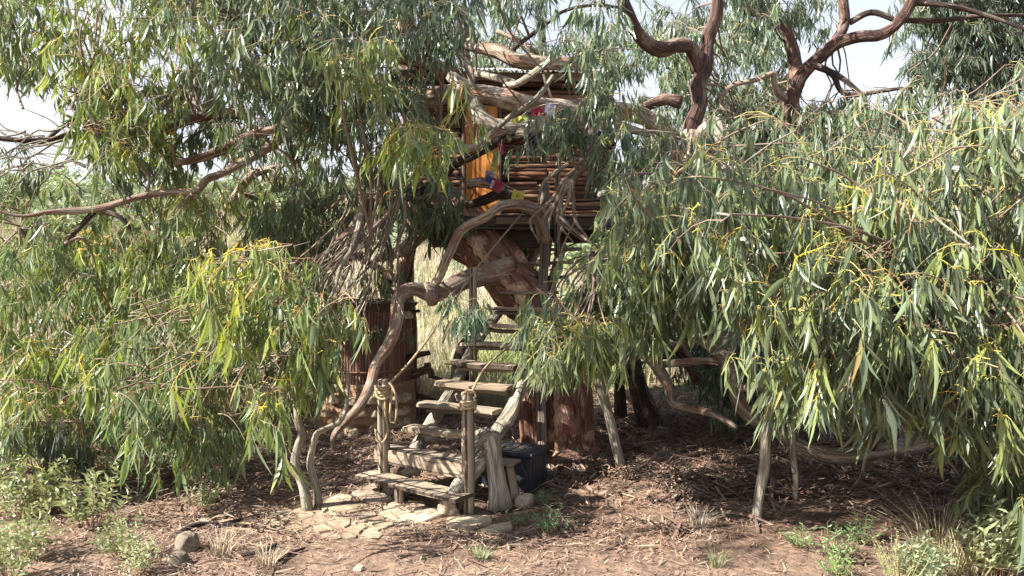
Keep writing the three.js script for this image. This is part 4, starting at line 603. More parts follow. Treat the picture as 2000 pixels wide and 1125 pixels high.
  for (const x of [-1.4, -0.7, 0.0, 0.7, 1.3]) { const g = tube([[V(x, 2.03, 0.3), 0.035], [V(x, 2.45, -1.0), 0.035], [V(x, 2.9, -2.45), 0.03]], { seed: 80 + Math.round(x * 10) }); mesh('rafter', g, M.dark, h); }
  for (let k = 0; k < 4; k++) { const g = new THREE.PlaneGeometry(0.84, 3.3, 44, 6), p = g.attributes.position, uv = g.attributes.uv; for (let i = 0; i < p.count; i++) { const x = p.getX(i), y = p.getY(i); p.setXYZ(i, x, y, 0.012 * Math.sin(x / 0.076 * Math.PI * 2) + 0.004 * (k % 2) + 0.01 * Math.sin(y * 3 + k)); uv.setXY(i, x + k * 0.3, y); } g.computeVertexNormals(); g.rotateX(-Math.PI / 2 + 0.31); g.rotateY(0); g.translate(-1.4 + k * 0.78, 2.62 + k * 0.006, -1.2); mesh('roof_sheet', g, M.metal, h); }
  { const g = plank(0.06, 0.04, 0.5, 90); g.rotateZ(1.9); g.translate(0.42, 1.85, 0.34); mesh('brace', g, M.wood, h); }
  // deck
  for (let k = 0; k < 6; k++) { const g = plank(0.125, 0.032, 2.95, 100 + k); g.translate(0.02, -0.022 + rr(-0.003, 0.003, f), 0.08 + 0.13 * k); mesh('deck_board', tone(g, rr(0.55, 0.85, f)), M.wood, h); }
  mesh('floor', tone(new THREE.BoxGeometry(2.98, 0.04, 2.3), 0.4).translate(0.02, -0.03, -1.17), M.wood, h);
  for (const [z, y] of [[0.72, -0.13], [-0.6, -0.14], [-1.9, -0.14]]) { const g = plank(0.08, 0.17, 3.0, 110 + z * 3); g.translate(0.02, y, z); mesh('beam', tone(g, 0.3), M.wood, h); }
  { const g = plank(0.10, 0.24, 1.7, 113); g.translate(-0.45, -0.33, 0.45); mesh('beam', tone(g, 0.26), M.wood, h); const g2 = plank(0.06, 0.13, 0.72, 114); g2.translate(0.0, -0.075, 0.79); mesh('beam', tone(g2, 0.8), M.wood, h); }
  for (let k = 0; k < 5; k++) { const g = tube([[V(-1.3 + k * 0.66, -0.12, 0.7), 0.04], [V(-1.3 + k * 0.66, -0.12, -2.2), 0.04]], { seed: 120 + k, step: 0.5 }); mesh('joist', g, M.dark, h); }
  // tall posts at the deck corner
  wpart('post', limb([[1058, 962, 7.65, 10], [1057, 850, 8.1, 10], [1056, 700, 8.7, 9], [1060, 560, 9.3, 9], [1064, 470, 9.55, 9], [1064, 360, 9.6, 9]], { rough: 0.08 }), tone2(M.pole, 0.62), h); wpart('post', limb([[1088, 500, 9.7, 6], [1090, 300, 9.75, 6]], { rough: 0.06 }), tone2(M.pole, 0.7), h);
}
function tone2(m, k) { const c = m.clone(); c.color.setRGB(k, k, k); return c; }

// ================================================================ the stairs
{
  const f = rng(88), st = thing('staircase', 'steep rickety staircase of grey driftwood planks climbing to the tree house', 'staircase', onGround(850, 985)); st.updateMatrixWorld(true);
  const S = V(-0.98, 0.2, -6.86), Eend = V(0.62, 2.68, -10.15), N = 13;
  for (let i = 0; i < N; i++) {
    const t = i / (N - 1), c = S.clone().lerp(Eend, t), L = [1.36, 1.26, 1.02, 0.98, 0.95, 0.9, 0.85, 0.82, 0.8, 0.78, 0.76, 0.74, 0.72][i], w = [0.27, 0.26, 0.22, 0.25, 0.26, 0.25, 0.24, 0.24, 0.23, 0.23, 0.22, 0.22, 0.22][i], th = [0.045, 0.15, 0.06, 0.05, 0.05, 0.06, 0.05, 0.05, 0.05, 0.045, 0.045, 0.045, 0.045][i], yaw = lerp(0.62, 0.42, Math.min(1, t * 2)) + rr(-0.03, 0.03, f);
    const g = plank(w, th, L, 300 + i, i === 0 ? 0.01 : 0.022); if (i > 1) { const p = g.attributes.position; for (let k = 0; k < p.count; k++) { const x = p.getX(k), e = fbm(x * 2.6, i * 3, 8) - 0.5; if (p.getZ(k) > 0) p.setZ(k, p.getZ(k) + e * 0.12); if (x < 0) p.setX(k, x + (fbm(p.getZ(k) * 6, i, 4) - 0.5) * 0.16); } g.computeVertexNormals(); }
    g.rotateX(rr(-0.03, 0.04, f)); g.rotateZ(rr(-0.015, 0.015, f)); g.rotateY(-yaw); g.translate(c.x, c.y - th / 2 + (i === 1 ? 0.02 : 0), c.z); wpart('tread', tone(g, i === 0 ? 1.15 : rr(0.68, 1.08, f), rr(-0.02, 0.05, f)), M.wood, st);
    if (i > 2 && i < 9) { const g2 = plank(w * 0.5, 0.05, L * 0.9, 340 + i, 0.03); g2.rotateY(-yaw); g2.translate(c.x + 0.03, c.y - th - 0.03, c.z - 0.04); wpart('tread', tone(g2, rr(0.7, 0.85, f)), M.wood, st, 'second board under the tread'); }
  }
  // log stringers
  wpart('stringer', limb([[775, 962, 7.3, 13], [800, 900, 7.5, 15], [835, 845, 7.85, 16], [860, 800, 8.2, 14], [890, 750, 8.7, 12], [915, 700, 9.2, 11], [950, 640, 9.8, 10], [1010, 560, 10.3, 9], [1045, 490, 10.6, 8]], { rough: 0.25, radial: 14 }), M.grey, st);
  wpart('stringer', limb([[870, 985, 6.55, 12], [900, 948, 6.6, 15], [935, 905, 6.75, 18], [955, 872, 6.95, 17], [985, 825, 7.3, 15], [1003, 790, 7.6, 13], [1025, 740, 8.1, 12], [1050, 660, 8.8, 11], [1075, 560, 9.6, 10], [1098, 480, 10.1, 9]], { rough: 0.25, radial: 14 }), M.grey, st);
  // short leg under the bottom tread, stumps and forked driftwood that carry the right side
  wpart('leg', limb([[781, 984, 6.85, 9], [780, 948, 6.85, 9]], { rough: 0.05 }), tone2(M.pole, 0.95), st); wpart('leg', limb([[890, 990, 6.62, 20], [895, 968, 6.62, 20]], { rough: 0.2 }), M.dark, st);
  wpart('support_stump', limb([[976, 992, 6.72, 26], [972, 950, 6.74, 19], [966, 905, 6.76, 17], [962, 872, 6.78, 19], [962, 852, 6.8, 22], [964, 842, 6.8, 14]], { radial: 14, rough: 0.16, uvr: 2 }), tone2(M.grey, 1.0), st);
  wpart('support_stump', limb([[1000, 985, 6.95, 21], [996, 945, 6.97, 15], [990, 908, 7.0, 14]], { radial: 12 }), tone2(M.pole, 1.05), st); { const g = plank(0.24, 0.03, 0.2, 390); g.rotateY(-0.4); g.translate(at(990, 905, 7).x, at(990, 905, 7).y + 0.01, -7); wpart('board', tone(g, 0.9), M.wood, st); }
  for (const l of [[[960, 850, 6.75, 10], [940, 862, 6.72, 8], [915, 880, 6.75, 8], [905, 905, 6.8, 6]], [[958, 852, 6.72, 8], [966, 880, 6.68, 7], [970, 915, 6.66, 3]], [[948, 842, 6.85, 9], [930, 850, 6.95, 10], [915, 868, 7.05, 8]], [[952, 880, 6.72, 7], [935, 890, 6.7, 6], [925, 900, 6.7, 5]]]) wpart('driftwood', limb(l, { rough: 0.25, radial: 10, step: 0.05 }), M.grey, st);
  wpart('driftwood', limb([[985, 830, 7.2, 13], [1003, 800, 7.35, 10], [1012, 770, 7.5, 8]], { rough: 0.2 }), M.grey, st);
  for (const [x, y, d] of [[832, 862, 7.7], [800, 925, 7.35], [905, 780, 8.3]]) wpart('driftwood', limb([[x - 14, y, d, 9], [x + 4, y - 8, d, 12], [x + 22, y - 4, d, 8]], { rough: 0.3 }), M.grey, st);
  // handrail posts
  const post = (l, label) => wpart('handrail_post', limb(l, { rough: 0.07, radial: 14, step: 0.1 }), M.pole, st, label);
  post([[915, 1006, 6.58, 11.5], [914, 900, 6.58, 12], [913, 766, 6.6, 12]], 'nearest handrail post, right of the bottom step'); post([[750, 975, 7.3, 11.5], [749, 850, 7.3, 12], [748, 741, 7.3, 12]], 'front left handrail post'); post([[926, 745, 8.85, 7], [924, 640, 8.85, 7.5], [924, 522, 8.85, 7.5]], 'tall slim handrail post half way up');
  // rope handrails: line, windings and loose loops
  const rope = (label) => { const o = thing('rope_handrail', label, 'rope', V(0, 0, 0), 'rope handrails of the stairs'); return o; };
  const winding = (cx, cy, d, r, n, seed) => { const c = at(cx, cy, d), pts = []; for (let i = 0; i <= n * 12; i++) { const a = i / 12 * Math.PI * 2; pts.push([V(c.x + Math.cos(a) * r, c.y - i / 12 * 0.028, c.z + Math.sin(a) * r), 0.0145]); } return tube(pts, { radial: 7, rough: 0.05, step: 0.02, patch: 0.1, seed }); };
  const longTube = (pts, o) => { const c = new THREE.CatmullRomCurve3(pts.map((p) => p[0])), out = []; const r = pts[0][1]; const n = 24; for (let i = 0; i <= n; i++) out.push([c.getPoint(i / n), r]); return tube(out, { radial: 7, rough: 0.04, step: 0.03, patch: 0.1, ...o }); };
  const ropeMat = M.rope.clone(); ropeMat.vertexColors = true;
  const lineTube = (list, r) => longTube(list.map(([x, y, d]) => [at(x, y, d), r]), {});
  const l = rope('left rope handrail knotted round the front left post with loose loops'); l.position.copy(at(748, 760, 7.3)); l.updateMatrixWorld(true);
  wpart('line', lineTube([[760, 750, 7.25], [800, 708, 7.45], [860, 628, 8.0], [922, 536, 8.78], [975, 470, 9.3], [1030, 405, 9.75]], 0.014), ropeMat, l);
  wpart('winding', mergeGeometries([winding(748, 752, 7.3, 0.078, 4, 1), winding(748, 764, 7.3, 0.088, 2, 2)]), ropeMat, l);
  wpart('loop', lineTube([[762, 748, 7.2], [771, 765, 7.18], [775, 800, 7.17], [770, 825, 7.17], [763, 823, 7.17], [763, 790, 7.18], [768, 752, 7.2]], 0.0125), ropeMat, l); wpart('loop', lineTube([[752, 775, 7.19], [753, 810, 7.18], [757, 845, 7.17], [746, 865, 7.16], [736, 858, 7.17], [734, 838, 7.2]], 0.0125), ropeMat, l); wpart('loop', lineTube([[733, 764, 7.22], [738, 776, 7.19], [750, 780, 7.18], [762, 773, 7.2]], 0.014), ropeMat, l);
  const r = rope('right rope handrail wound round the nearest post and rising to the deck'); r.position.copy(at(913, 785, 6.6)); r.updateMatrixWorld(true);
  wpart('line', lineTube([[920, 768, 6.55], [945, 722, 6.9], [1000, 670, 7.6], [1062, 607, 8.4], [1100, 480, 9.3], [1126, 425, 9.8]], 0.012), ropeMat, r); wpart('winding', mergeGeometries([winding(914, 782, 6.58, 0.070, 3, 3)]), ropeMat, r); wpart('loop', lineTube([[902, 772, 6.5], [915, 762, 6.49], [929, 770, 6.5], [927, 778, 6.5]], 0.013), ropeMat, r);
}
{ // prayer flags strung over the limbs
  const cols = { blue: [0.07, 0.08, 0.26], red: [0.42, 0.05, 0.08], yellow: [0.66, 0.58, 0.10], green: [0.27, 0.34, 0.09], white: [0.62, 0.62, 0.75], lilac: [0.40, 0.34, 0.58] };
  const print = texture(64, 64, (u, v) => { const edge = u < 0.06 || u > 0.94 || v < 0.06 || v > 0.94, line = v > 0.15 && v < 0.85 && Math.floor(v * 18) % 2 === 0 && vnoise(u * 26, Math.floor(v * 18), 3) > 0.45 && u > 0.12 && u < 0.88, mid = Math.abs(u - 0.5) < 0.16 && Math.abs(v - 0.5) < 0.2; const k = mid ? 0.55 + 0.45 * vnoise(u * 20, v * 20, 4) : line ? 0.72 : edge ? 0.9 : 1; return [k, k, k]; });
  const mats = {}; for (const k in cols) { mats[k] = new THREE.MeshPhysicalMaterial({ color: new THREE.Color().setRGB(...cols[k]), map: print, roughness: 1, transmission: 0.3, thickness: 0, side: THREE.DoubleSide }); }
  const flag = (p, w, h, roll, yaw, seed) => { const g = new THREE.PlaneGeometry(w, h, 8, 8), q = g.attributes.position; for (let i = 0; i < q.count; i++) { const x = q.getX(i), y = q.getY(i); q.setZ(i, 0.018 * Math.sin(x * 34 + seed) * (0.4 + (0.5 - y / h)) + 0.05 * (fbm(x * 8, y * 8, seed) - 0.5)); } g.translate(0, -h / 2, 0); g.computeVertexNormals(); g.applyQuaternion(E(0, yaw, roll)); g.translate(p.x, p.y, p.z); return g; };
  const str = (label, cord, flags) => { const o = thing('prayer_flags', label, 'prayer flags', at(cord[0][0], cord[0][1], cord[0][2])); o.updateMatrixWorld(true); wpart('cord', tube(cord.map(([x, y, d]) => [at(x, y, d), 0.004]), { radial: 5, rough: 0, step: 0.1 }), ropeCord, o); flags.forEach(([c, x, y, d, w, h, roll, yaw], i) => wpart('flag', flag(at(x, y, d), w, h, roll, yaw, i * 3 + x), mats[c], o, c + ' flag')); };
  const ropeCord = std({ color: new THREE.Color(0.55, 0.5, 0.42) });
  str('string of small cloth flags draped over the limbs in front of the orange door', [[940, 330, 9.5], [958, 342, 9.45], [985, 360, 9.4], [1020, 378, 9.2]], [['lilac', 957, 334, 9.45, 0.12, 0.10, -0.1, 0.2], ['blue', 962, 346, 9.4, 0.16, 0.09, -0.3, 0.1], ['red', 975, 352, 9.35, 0.17, 0.15, -0.45, 0.1], ['yellow', 1014, 373, 9.1, 0.16, 0.12, -0.25, 0.1], ['white', 965, 352, 9.36, 0.05, 0.12, -0.35, 0.1]]);
  str('hanging red and yellow green flags beside the right edge of the door', [[980, 272, 8.85], [976, 300, 8.85], [968, 330, 8.9], [964, 345, 9.0]], [['red', 978, 280, 8.85, 0.07, 0.13, 0.1, 0.5], ['green', 970, 296, 8.84, 0.07, 0.18, -0.15, 0.6], ['yellow', 966, 318, 8.86, 0.05, 0.14, 0.1, 0.5]]);
  str('red and white flags tied high between two limbs over the slats', [[1010, 232, 8.9], [1040, 212, 8.85], [1075, 202, 8.8], [1100, 204, 8.8]], [['green', 1018, 225, 8.85, 0.16, 0.08, 0.4, 0.2], ['yellow', 1008, 230, 8.85, 0.12, 0.05, 0.4, 0.2], ['red', 1049, 211, 8.82, 0.16, 0.10, 0.15, 0.1], ['white', 1076, 203, 8.8, 0.13, 0.13, -0.2, 0.2]]);
  str('blue and yellow flags hanging beside the twisted stems on the right', [[1160, 250, 8.5], [1178, 257, 8.5], [1205, 268, 8.5]], [['blue', 1174, 254, 8.5, 0.07, 0.10, -0.3, 0.1], ['yellow', 1189, 262, 8.48, 0.13, 0.12, -0.25, 0.1], ['red', 1150, 232, 8.55, 0.05, 0.11, 0.3, 0.6]]);
}
{ // storage box
  const b = thing('storage_box', 'black plastic garden storage box standing behind the stairs', 'box', V(-0.09, 0.0, -7.56)); b.rotation.y = -0.44; b.updateMatrixWorld(true);
  const w = 0.86, dd = 0.46, h = 0.36, body = [new RoundedBoxGeometry(w - 0.03, h, dd - 0.03, 3, 0.015).translate(0, h / 2, 0)]; for (const x of [-0.4, -0.2, 0, 0.2, 0.4]) body.push(new RoundedBoxGeometry(0.035, h - 0.05, 0.012, 1, 0.004).translate(x * 0.95, h / 2, dd / 2 - 0.012)); for (const z of [-0.15, 0.15]) body.push(new RoundedBoxGeometry(0.012, h - 0.05, 0.035, 1, 0.004).translate(w / 2 - 0.012, h / 2, z));
  mesh('body', mergeGeometries(body.map((g) => g.index ? g.toNonIndexed() : g)), M.plastic, b);
  const lid = [new RoundedBoxGeometry(w + 0.02, 0.045, dd + 0.02, 3, 0.014).translate(0, h + 0.024, 0)]; for (let k = -3; k <= 3; k++) lid.push(new RoundedBoxGeometry(0.085, 0.008, dd - 0.08, 1, 0.003).translate(k * 0.112, h + 0.048, 0)); mesh('lid', mergeGeometries(lid.map((g) => g.index ? g.toNonIndexed() : g)), M.plastic, b);
}
{ // fallen leaves on the box lid
  const b = scene.getObjectByName('storage_box'), lid = b.children.find((c) => c.name === 'lid'), f = rng(8), L = []; for (let i = 0; i < 26; i++) { const g = leafVariants[i % 14].clone(); g.rotateX(Math.PI / 2); g.rotateY(rr(0, 6.28, f)); g.scale(0.5, 0.5, 0.5); g.translate(rr(-0.36, 0.36, f), 0.418 + rr(0, 0.006, f), rr(-0.15, 0.15, f)); const k = rr(0.6, 1.2, f); L.push(vc(g, 0.30 * k, 0.19 * k, 0.12 * k)); } mesh('leaf_litter', mergeGeometries(L), twigMat, lid).userData.kind = 'stuff';
}
{ // round hut
  const c = at(716, 700, 11.0), b = V(c.x, ground(c.x, -11.0), -11.0), hut = thing('round_hut', 'small round hut of upright reddish reeds on a stone base behind the left foliage', 'hut', b), f = rng(12), Rr = 0.68;
  const base = new THREE.CylinderGeometry(Rr + 0.05, Rr + 0.12, 0.75, 40, 8, true), p = base.attributes.position; for (let i = 0; i < p.count; i++) { const x = p.getX(i), y = p.getY(i), z = p.getZ(i), a = Math.atan2(z, x), k = 1 + 0.10 * (fbm(a * 5 + 20, y * 5, 3) - 0.5); p.setXYZ(i, x * k, y, z * k); } base.computeVertexNormals(); base.translate(0, 0.3, 0); mesh('clay_base', base, M.clay, hut);
  for (let i = 0; i < 30; i++) { const a = Math.PI * (0.15 + 0.75 * f()), y = 0.06 + Math.floor(i / 10) * 0.19 + rr(-0.03, 0.03, f), g = rock(rr(0.08, 0.13, f), rr(0.07, 0.10, f), 0.06, i + 50, 2); g.rotateY(Math.PI / 2 - a); g.translate(Math.cos(a) * (Rr + 0.09), y, Math.sin(a) * (Rr + 0.09)); mesh('stone', tone(g, rr(0.55, 0.9, f), 0.08), M.stone, hut); }
  const wall = new THREE.CylinderGeometry(Rr - 0.03, Rr - 0.03, 1.1, 32, 1, true).translate(0, 1.2, 0); mesh('lining', wall, std({ color: new THREE.Color(0.05, 0.032, 0.026) }), hut);
  const reedMats = [[0.20, 0.10, 0.075], [0.26, 0.14, 0.10], [0.16, 0.085, 0.065]].map((k) => std({ color: new THREE.Color().setRGB(...k), bumpMap: barkBump, bumpScale: 0.01 })), rg = [0, 1, 2].map((k) => tube([[V(0, 0.62, 0), 0.022], [V(0.006 * (k - 1), 1.2, 0), 0.024], [V(0, 1.76 + 0.02 * k, 0), 0.02]], { seed: k + 400, radial: 7, step: 0.3 }));
  const n = 96; for (let i = 0; i < n; i++) { const a = i / n * Math.PI * 2, m = mesh('reed', rg[i % 3], reedMats[Math.floor(f() * 3)], hut); m.position.set(Math.cos(a) * Rr, rr(-0.03, 0.02, f), Math.sin(a) * Rr); m.rotation.y = -a; }
  for (const y of [0.85, 1.45]) { const t = new THREE.TorusGeometry(Rr + 0.025, 0.014, 6, 48); t.rotateX(Math.PI / 2); t.translate(0, y, 0); mesh('hoop', t, reedMats[1], hut); }
  const rim = new THREE.CylinderGeometry(Rr + 0.13, Rr + 0.02, 0.13, 36, 1).translate(0, 1.80, 0); const roof = mesh('roof', rim, std({ color: new THREE.Color(0.10, 0.06, 0.048), bumpMap: barkBump, bumpScale: 0.02 }), hut);
  const bits = []; for (let i = 0; i < 420; i++) { const a = f() * 6.28, r = Math.sqrt(f()) * (Rr + 0.1), g = new THREE.PlaneGeometry(rr(0.06, 0.16, f), rr(0.012, 0.025, f)); g.applyQuaternion(E(rr(-0.6, 0.6, f), rr(0, 6.28, f), 0).multiply(E(-Math.PI / 2, 0, 0))); g.translate(Math.cos(a) * r, 1.87 + rr(0, 0.10, f) * (1 - r), Math.sin(a) * r); const k = rr(0.5, 1.2, f); bits.push(vc(g, 0.3 * k, 0.2 * k, 0.15 * k)); } mesh('leaf_litter', mergeGeometries(bits), twigMat, roof).userData.kind = 'stuff';
  const s = at(795, 618, 10.75); solo('stone', rock(0.11, 0.09, 0.09, 3).translate(s.x, s.y + 0.02, s.z), M.stone, 'whitish stone lying on the right edge of the hut roof', 'stone');
  const lg = (name, l, m, label) => solo(name, limb(l, { rough: 0.25, radial: 10, step: 0.05 }), m, label, 'log');
  lg('log', [[785, 708, 10.9, 9], [810, 695, 10.7, 7], [838, 689, 10.5, 5]], M.dark, 'dark stub of wood jutting right from the hut wall, pointing up'); lg('log', [[790, 612, 10.9, 3], [819, 607, 10.7, 3]], M.dark, 'short dark peg sticking out under the hut roof beside the white stone');
  const gn = thing('dead_branch', 'gnarled dead branches lying on the sunlit slope right of the hut', 'dead wood', at(830, 760, 11.2)); gn.updateMatrixWorld(true); for (const l of [[[785, 735, 11, 10], [815, 728, 11.0, 8], [838, 722, 11.0, 8], [845, 735, 11, 6]], [[836, 722, 11, 7], [834, 708, 11, 6]], [[800, 775, 11.2, 14], [812, 745, 11.2, 11], [808, 730, 11.2, 9]], [[840, 735, 11, 4], [870, 742, 11.2, 3], [890, 735, 11.4, 2]], [[810, 770, 11.2, 6], [850, 780, 11, 4], [880, 800, 10.6, 2]]]) wpart('branch', limb(l, { rough: 0.3, radial: 9, step: 0.05 }), M.red, gn);
  const cp = limb([[897, 770, 9.5, 17], [900, 720, 9.5, 16], [908, 680, 9.5, 13], [914, 655, 9.5, 6]], { rough: 0.2, radial: 12, flute: 0.2 }); solo('stump', cp, tone2(M.dark, 0.45), 'black charred stump leaning behind the upper stair treads', 'stump');
  // brushwood and brick edging near the hut
  const bl = thing('brick_edging', 'rows of small brown bricks set in the ground between hut and stairs', 'edging', onGround(815, 830)); bl.updateMatrixWorld(true); let k = 0; for (let i = 0; i < 7; i++) for (let j = 0; j < 5; j++) { const p = onGround(775 + i * 13 + j * 11, 838 - j * 9 - i * 3), g = new RoundedBoxGeometry(0.115, 0.06, 0.09, 1, 0.012); g.rotateY(0.5 + rr(-0.1, 0.1, f)); g.translate(p.x, p.y + 0.02 + rr(0, 0.012, f), p.z); wpart('brick', tone(g, rr(0.4, 0.65, f), 0.1), M.stone, bl); }
}
{ // rocks and loose wood on the ground
  const R0 = (px, py, rx, ry, rz, seed, label, k = 1) => { const p = onGround(px, py); const g = rock(rx, ry, rz, seed); g.rotateY(seed); g.translate(p.x, p.y + ry * 0.45, p.z); solo('rock', tone(g, k, 0.04), M.stone, label, 'rock'); };
  R0(662, 856, 0.09, 0.085, 0.08, 11, 'left of the two tan rocks at the foot of the hut', 0.85); R0(690, 851, 0.085, 0.10, 0.08, 12, 'right and taller of the two tan rocks at the foot of the hut', 0.95); R0(366, 1078, 0.10, 0.11, 0.08, 13, 'upright brown rock on the lower left among dry leaves', 0.3); R0(348, 1102, 0.10, 0.07, 0.08, 14, 'flatter brown rock just below the upright one on the lower left', 0.28);
  R0(877, 1000, 0.13, 0.11, 0.10, 15, 'brown rock under the right end of the bottom step', 0.55); R0(1022, 985, 0.12, 0.10, 0.10, 16, 'reddish rock beside the stump right of the stairs', 0.62); R0(960, 985, 0.055, 0.05, 0.05, 17, 'fist sized stone between nearest post and stump', 0.6); R0(1288, 842, 0.06, 0.05, 0.05, 18, 'small sunlit tan stone near the dark leaning trunk', 1.0); R0(778, 965, 0.17, 0.09, 0.12, 19, 'dark rock in shade behind the bottom step', 0.35); R0(702, 1108, 0.05, 0.025, 0.04, 20, 'small flat stone in the bare earth at the bottom edge', 0.6);
  const S = (l, m, label, o = {}) => solo('stick', limb(l.map(([x, y, r, up = 0.02]) => { const d = groundD(y); return [x, y - up * F / d, d, r]; }), { rough: 0.2, radial: 7, step: 0.05, ...o }), m, label, 'stick');
  S([[596, 1074, 2], [560, 1088, 4], [545, 1100, 3]], M.dark, 'dark straight stick on the bare earth below the flagstones'); S([[540, 1068, 4], [510, 1082, 5], [470, 1090, 4]], M.dark, 'dark thick bark piece left of the straight stick'); S([[1380, 1010, 3], [1430, 1014, 4, 0.06], [1470, 1022, 4, 0.06], [1520, 1035, 3]], M.pale, 'pale peeled stick lying across the base of the lichen trunk'); S([[1475, 1020, 3, 0.05], [1482, 1045, 3]], M.pale, 'short pale stick pointing to the viewer from the lichen trunk');
  S([[1345, 985, 4], [1400, 990, 6], [1440, 1000, 5], [1500, 1000, 4]], M.pale, 'broad curl of pale bark on the ground left of the lichen trunk'); S([[1520, 1025, 3], [1580, 1032, 4, 0.05], [1650, 1040, 3]], M.red, 'reddish bark strip right of the lichen trunk'); S([[400, 1040, 3], [440, 1030, 4], [520, 1036, 3]], M.dark, 'long thin dark branch on the left litter'); S([[330, 1055, 4], [385, 1036, 5, 0.05], [430, 1028, 4], [500, 1010, 2]], M.dark, 'forked dark branch lying behind the upright brown rock');
  S([[1230, 965, 3], [1290, 960, 5], [1340, 968, 3]], M.pale, 'curved bark strip in the middle of the shaded litter'); S([[1510, 960, 5, 0.12], [1508, 985, 5, 0.05], [1530, 1000, 4]], M.pale, 'thick bent root right of the lichen trunk');
  S([[1690, 930, 3, 0.3], [1680, 955, 4, 0.12], [1655, 972, 3, 0.03]], M.red, 'torn red bark strip hanging under the pale low limb');
}
// ================================================================ low plants
const PL = rng(909);
function smallLeaf(len, wid, col) { return leafGeo(len, wid, 0.05, -0.35, col, 3); }
function shrubGeo(seed, h, spread, leaf, col, n, stemCol) { // one upright leafy branch system: { stems, leaves }
  const f = rng(seed), stems = [], leaves = [];
  for (let i = 0; i < n; i++) {
    const a = rr(0, 6.28, f), r = spread * Math.sqrt(f()), hh = h * rr(0.55, 1, f) * (1 - 0.35 * r / spread), pts = []; for (let k = 0; k <= 5; k++) { const t = k / 5; pts.push(V(Math.cos(a) * r * (0.25 + 0.75 * t) + 0.03 * (vnoise(t * 4, i, seed) - 0.5), hh * t, Math.sin(a) * r * (0.25 + 0.75 * t) + 0.03 * (vnoise(t * 4, i + 9, seed) - 0.5))); }
    stems.push(thinTube(pts, 0.006, 0.002, stemCol));
    const nl = Math.round(hh * rr(30, 44, f)); for (let q = 0; q < nl; q++) { const t = 0.25 + 0.75 * q / nl, k = Math.min(4, Math.floor(t * 5)), p = pts[k].clone().lerp(pts[k + 1], t * 5 - k), b = q * 2.4 + i, g = smallLeaf(leaf * rr(0.6, 1.2, f), leaf * 0.26, mix3(col, col.map((c) => c * 1.5), f())); g.applyQuaternion(new THREE.Quaternion().setFromUnitVectors(V(0, -1, 0), V(Math.cos(b), rr(0.1, 0.9, f), Math.sin(b)).normalize())); g.translate(p.x, p.y, p.z); leaves.push(g); }
  }
  return { stems: mergeGeometries(stems), leaves: mergeGeometries(leaves) };
}
const K = { cistus: shrubGeo(1, 0.78, 0.42, 0.11, [0.17, 0.215, 0.09], 16, [0.25, 0.14, 0.09]), green: shrubGeo(2, 0.42, 0.3, 0.058, [0.10, 0.19, 0.06], 24, [0.2, 0.13, 0.08]), spiny: shrubGeo(3, 0.6, 0.25, 0.028, [0.28, 0.30, 0.14], 34, [0.34, 0.3, 0.16]), tall: shrubGeo(4, 0.8, 0.32, 0.13, [0.20, 0.235, 0.12], 20, [0.3, 0.2, 0.1]) };
const tintMat = (m, c) => { const n = m.clone(); n.color.setRGB(...c); return n; };
function shrub(kind, px, py, s, label, tint = [1, 1, 1], group) { const p = onGround(px, py), o = thing('shrub', label, 'shrub', p, group); mesh('stems', K[kind].stems, twigMat, o); const m = mesh('foliage', K[kind].leaves, tintMat(thinLeaf, tint), o); m.userData.kind = 'stuff'; o.scale.setScalar(s); o.rotation.y = px; return o; }
shrub('green', 1076, 1040, 0.75, 'small round dark green bush in front of the storage box', [0.8, 0.95, 1.1]); shrub('green', 1062, 985, 0.45, 'tiny green seedling touching the storage box corner', [0.8, 0.9, 0.9]); shrub('green', 1010, 1022, 0.35, 'tiny plant at the right edge of the last flagstone', [1.2, 1.1, 1]);
shrub('green', 1625, 1095, 0.85, 'bright green low bush on the lower right, left of the spiny one', [1.0, 1.0, 0.8]); shrub('green', 1560, 1070, 0.55, 'low green clump beside the red bark strip', [1.1, 1.2, 0.9]); shrub('green', 1680, 1058, 0.7, 'dim green bush behind the spiny plant on the right', [0.8, 1, 0.8]); shrub('green', 1640, 1130, 0.6, 'green clump cut by the bottom edge on the right', [1.3, 1.3, 0.9]);
shrub('spiny', 1755, 1150, 0.85, 'spiny grey green plant at the bottom right', [1.1, 1.1, 1]); shrub('tall', 1800, 1150, 0.6, 'pale leafy upright plant right of the spiny one', [1.1, 1.15, 1.2]); shrub('spiny', 1862, 1130, 0.7, 'second spiny plant farther right by the dry grass', [1.1, 1.05, 0.9]);
shrub('tall', 1945, 1135, 0.85, 'tall sunlit plant in the bottom right corner', [0.95, 0.95, 0.8]); shrub('tall', 1990, 1100, 0.95, 'yellow green plant cut by the right edge', [0.95, 0.98, 0.75]); shrub('cistus', 1920, 1090, 0.6, 'pale shrub between spiny plant and tall corner plant', [1.1, 1.1, 1.1]);
for (const [x, y, s, l] of [[30, 1010, 1.0, 'pale green shrub at the left edge, the farthest back'], [110, 1000, 0.95, 'pale green shrub second from the left edge, behind'], [190, 1030, 0.95, 'silvery shrub in the middle of the left bank'], [60, 1090, 0.8, 'silvery shrub in front at the left edge'], [240, 1095, 0.6, 'low silvery shrub on the right side of the left bank'], [20, 1140, 0.8, 'silvery shrub cut by the bottom left corner'], [395, 995, 0.5, 'small grey green shrub nearest the flagstones on the left'], [215, 960, 0.95, 'greyish shrub in shade behind the silvery ones'], [270, 1125, 0.5, 'small silvery shrub at the bottom edge on the left']]) shrub('cistus', x, y, s * 0.88, l, [1.15, 1.03, 0.95]);
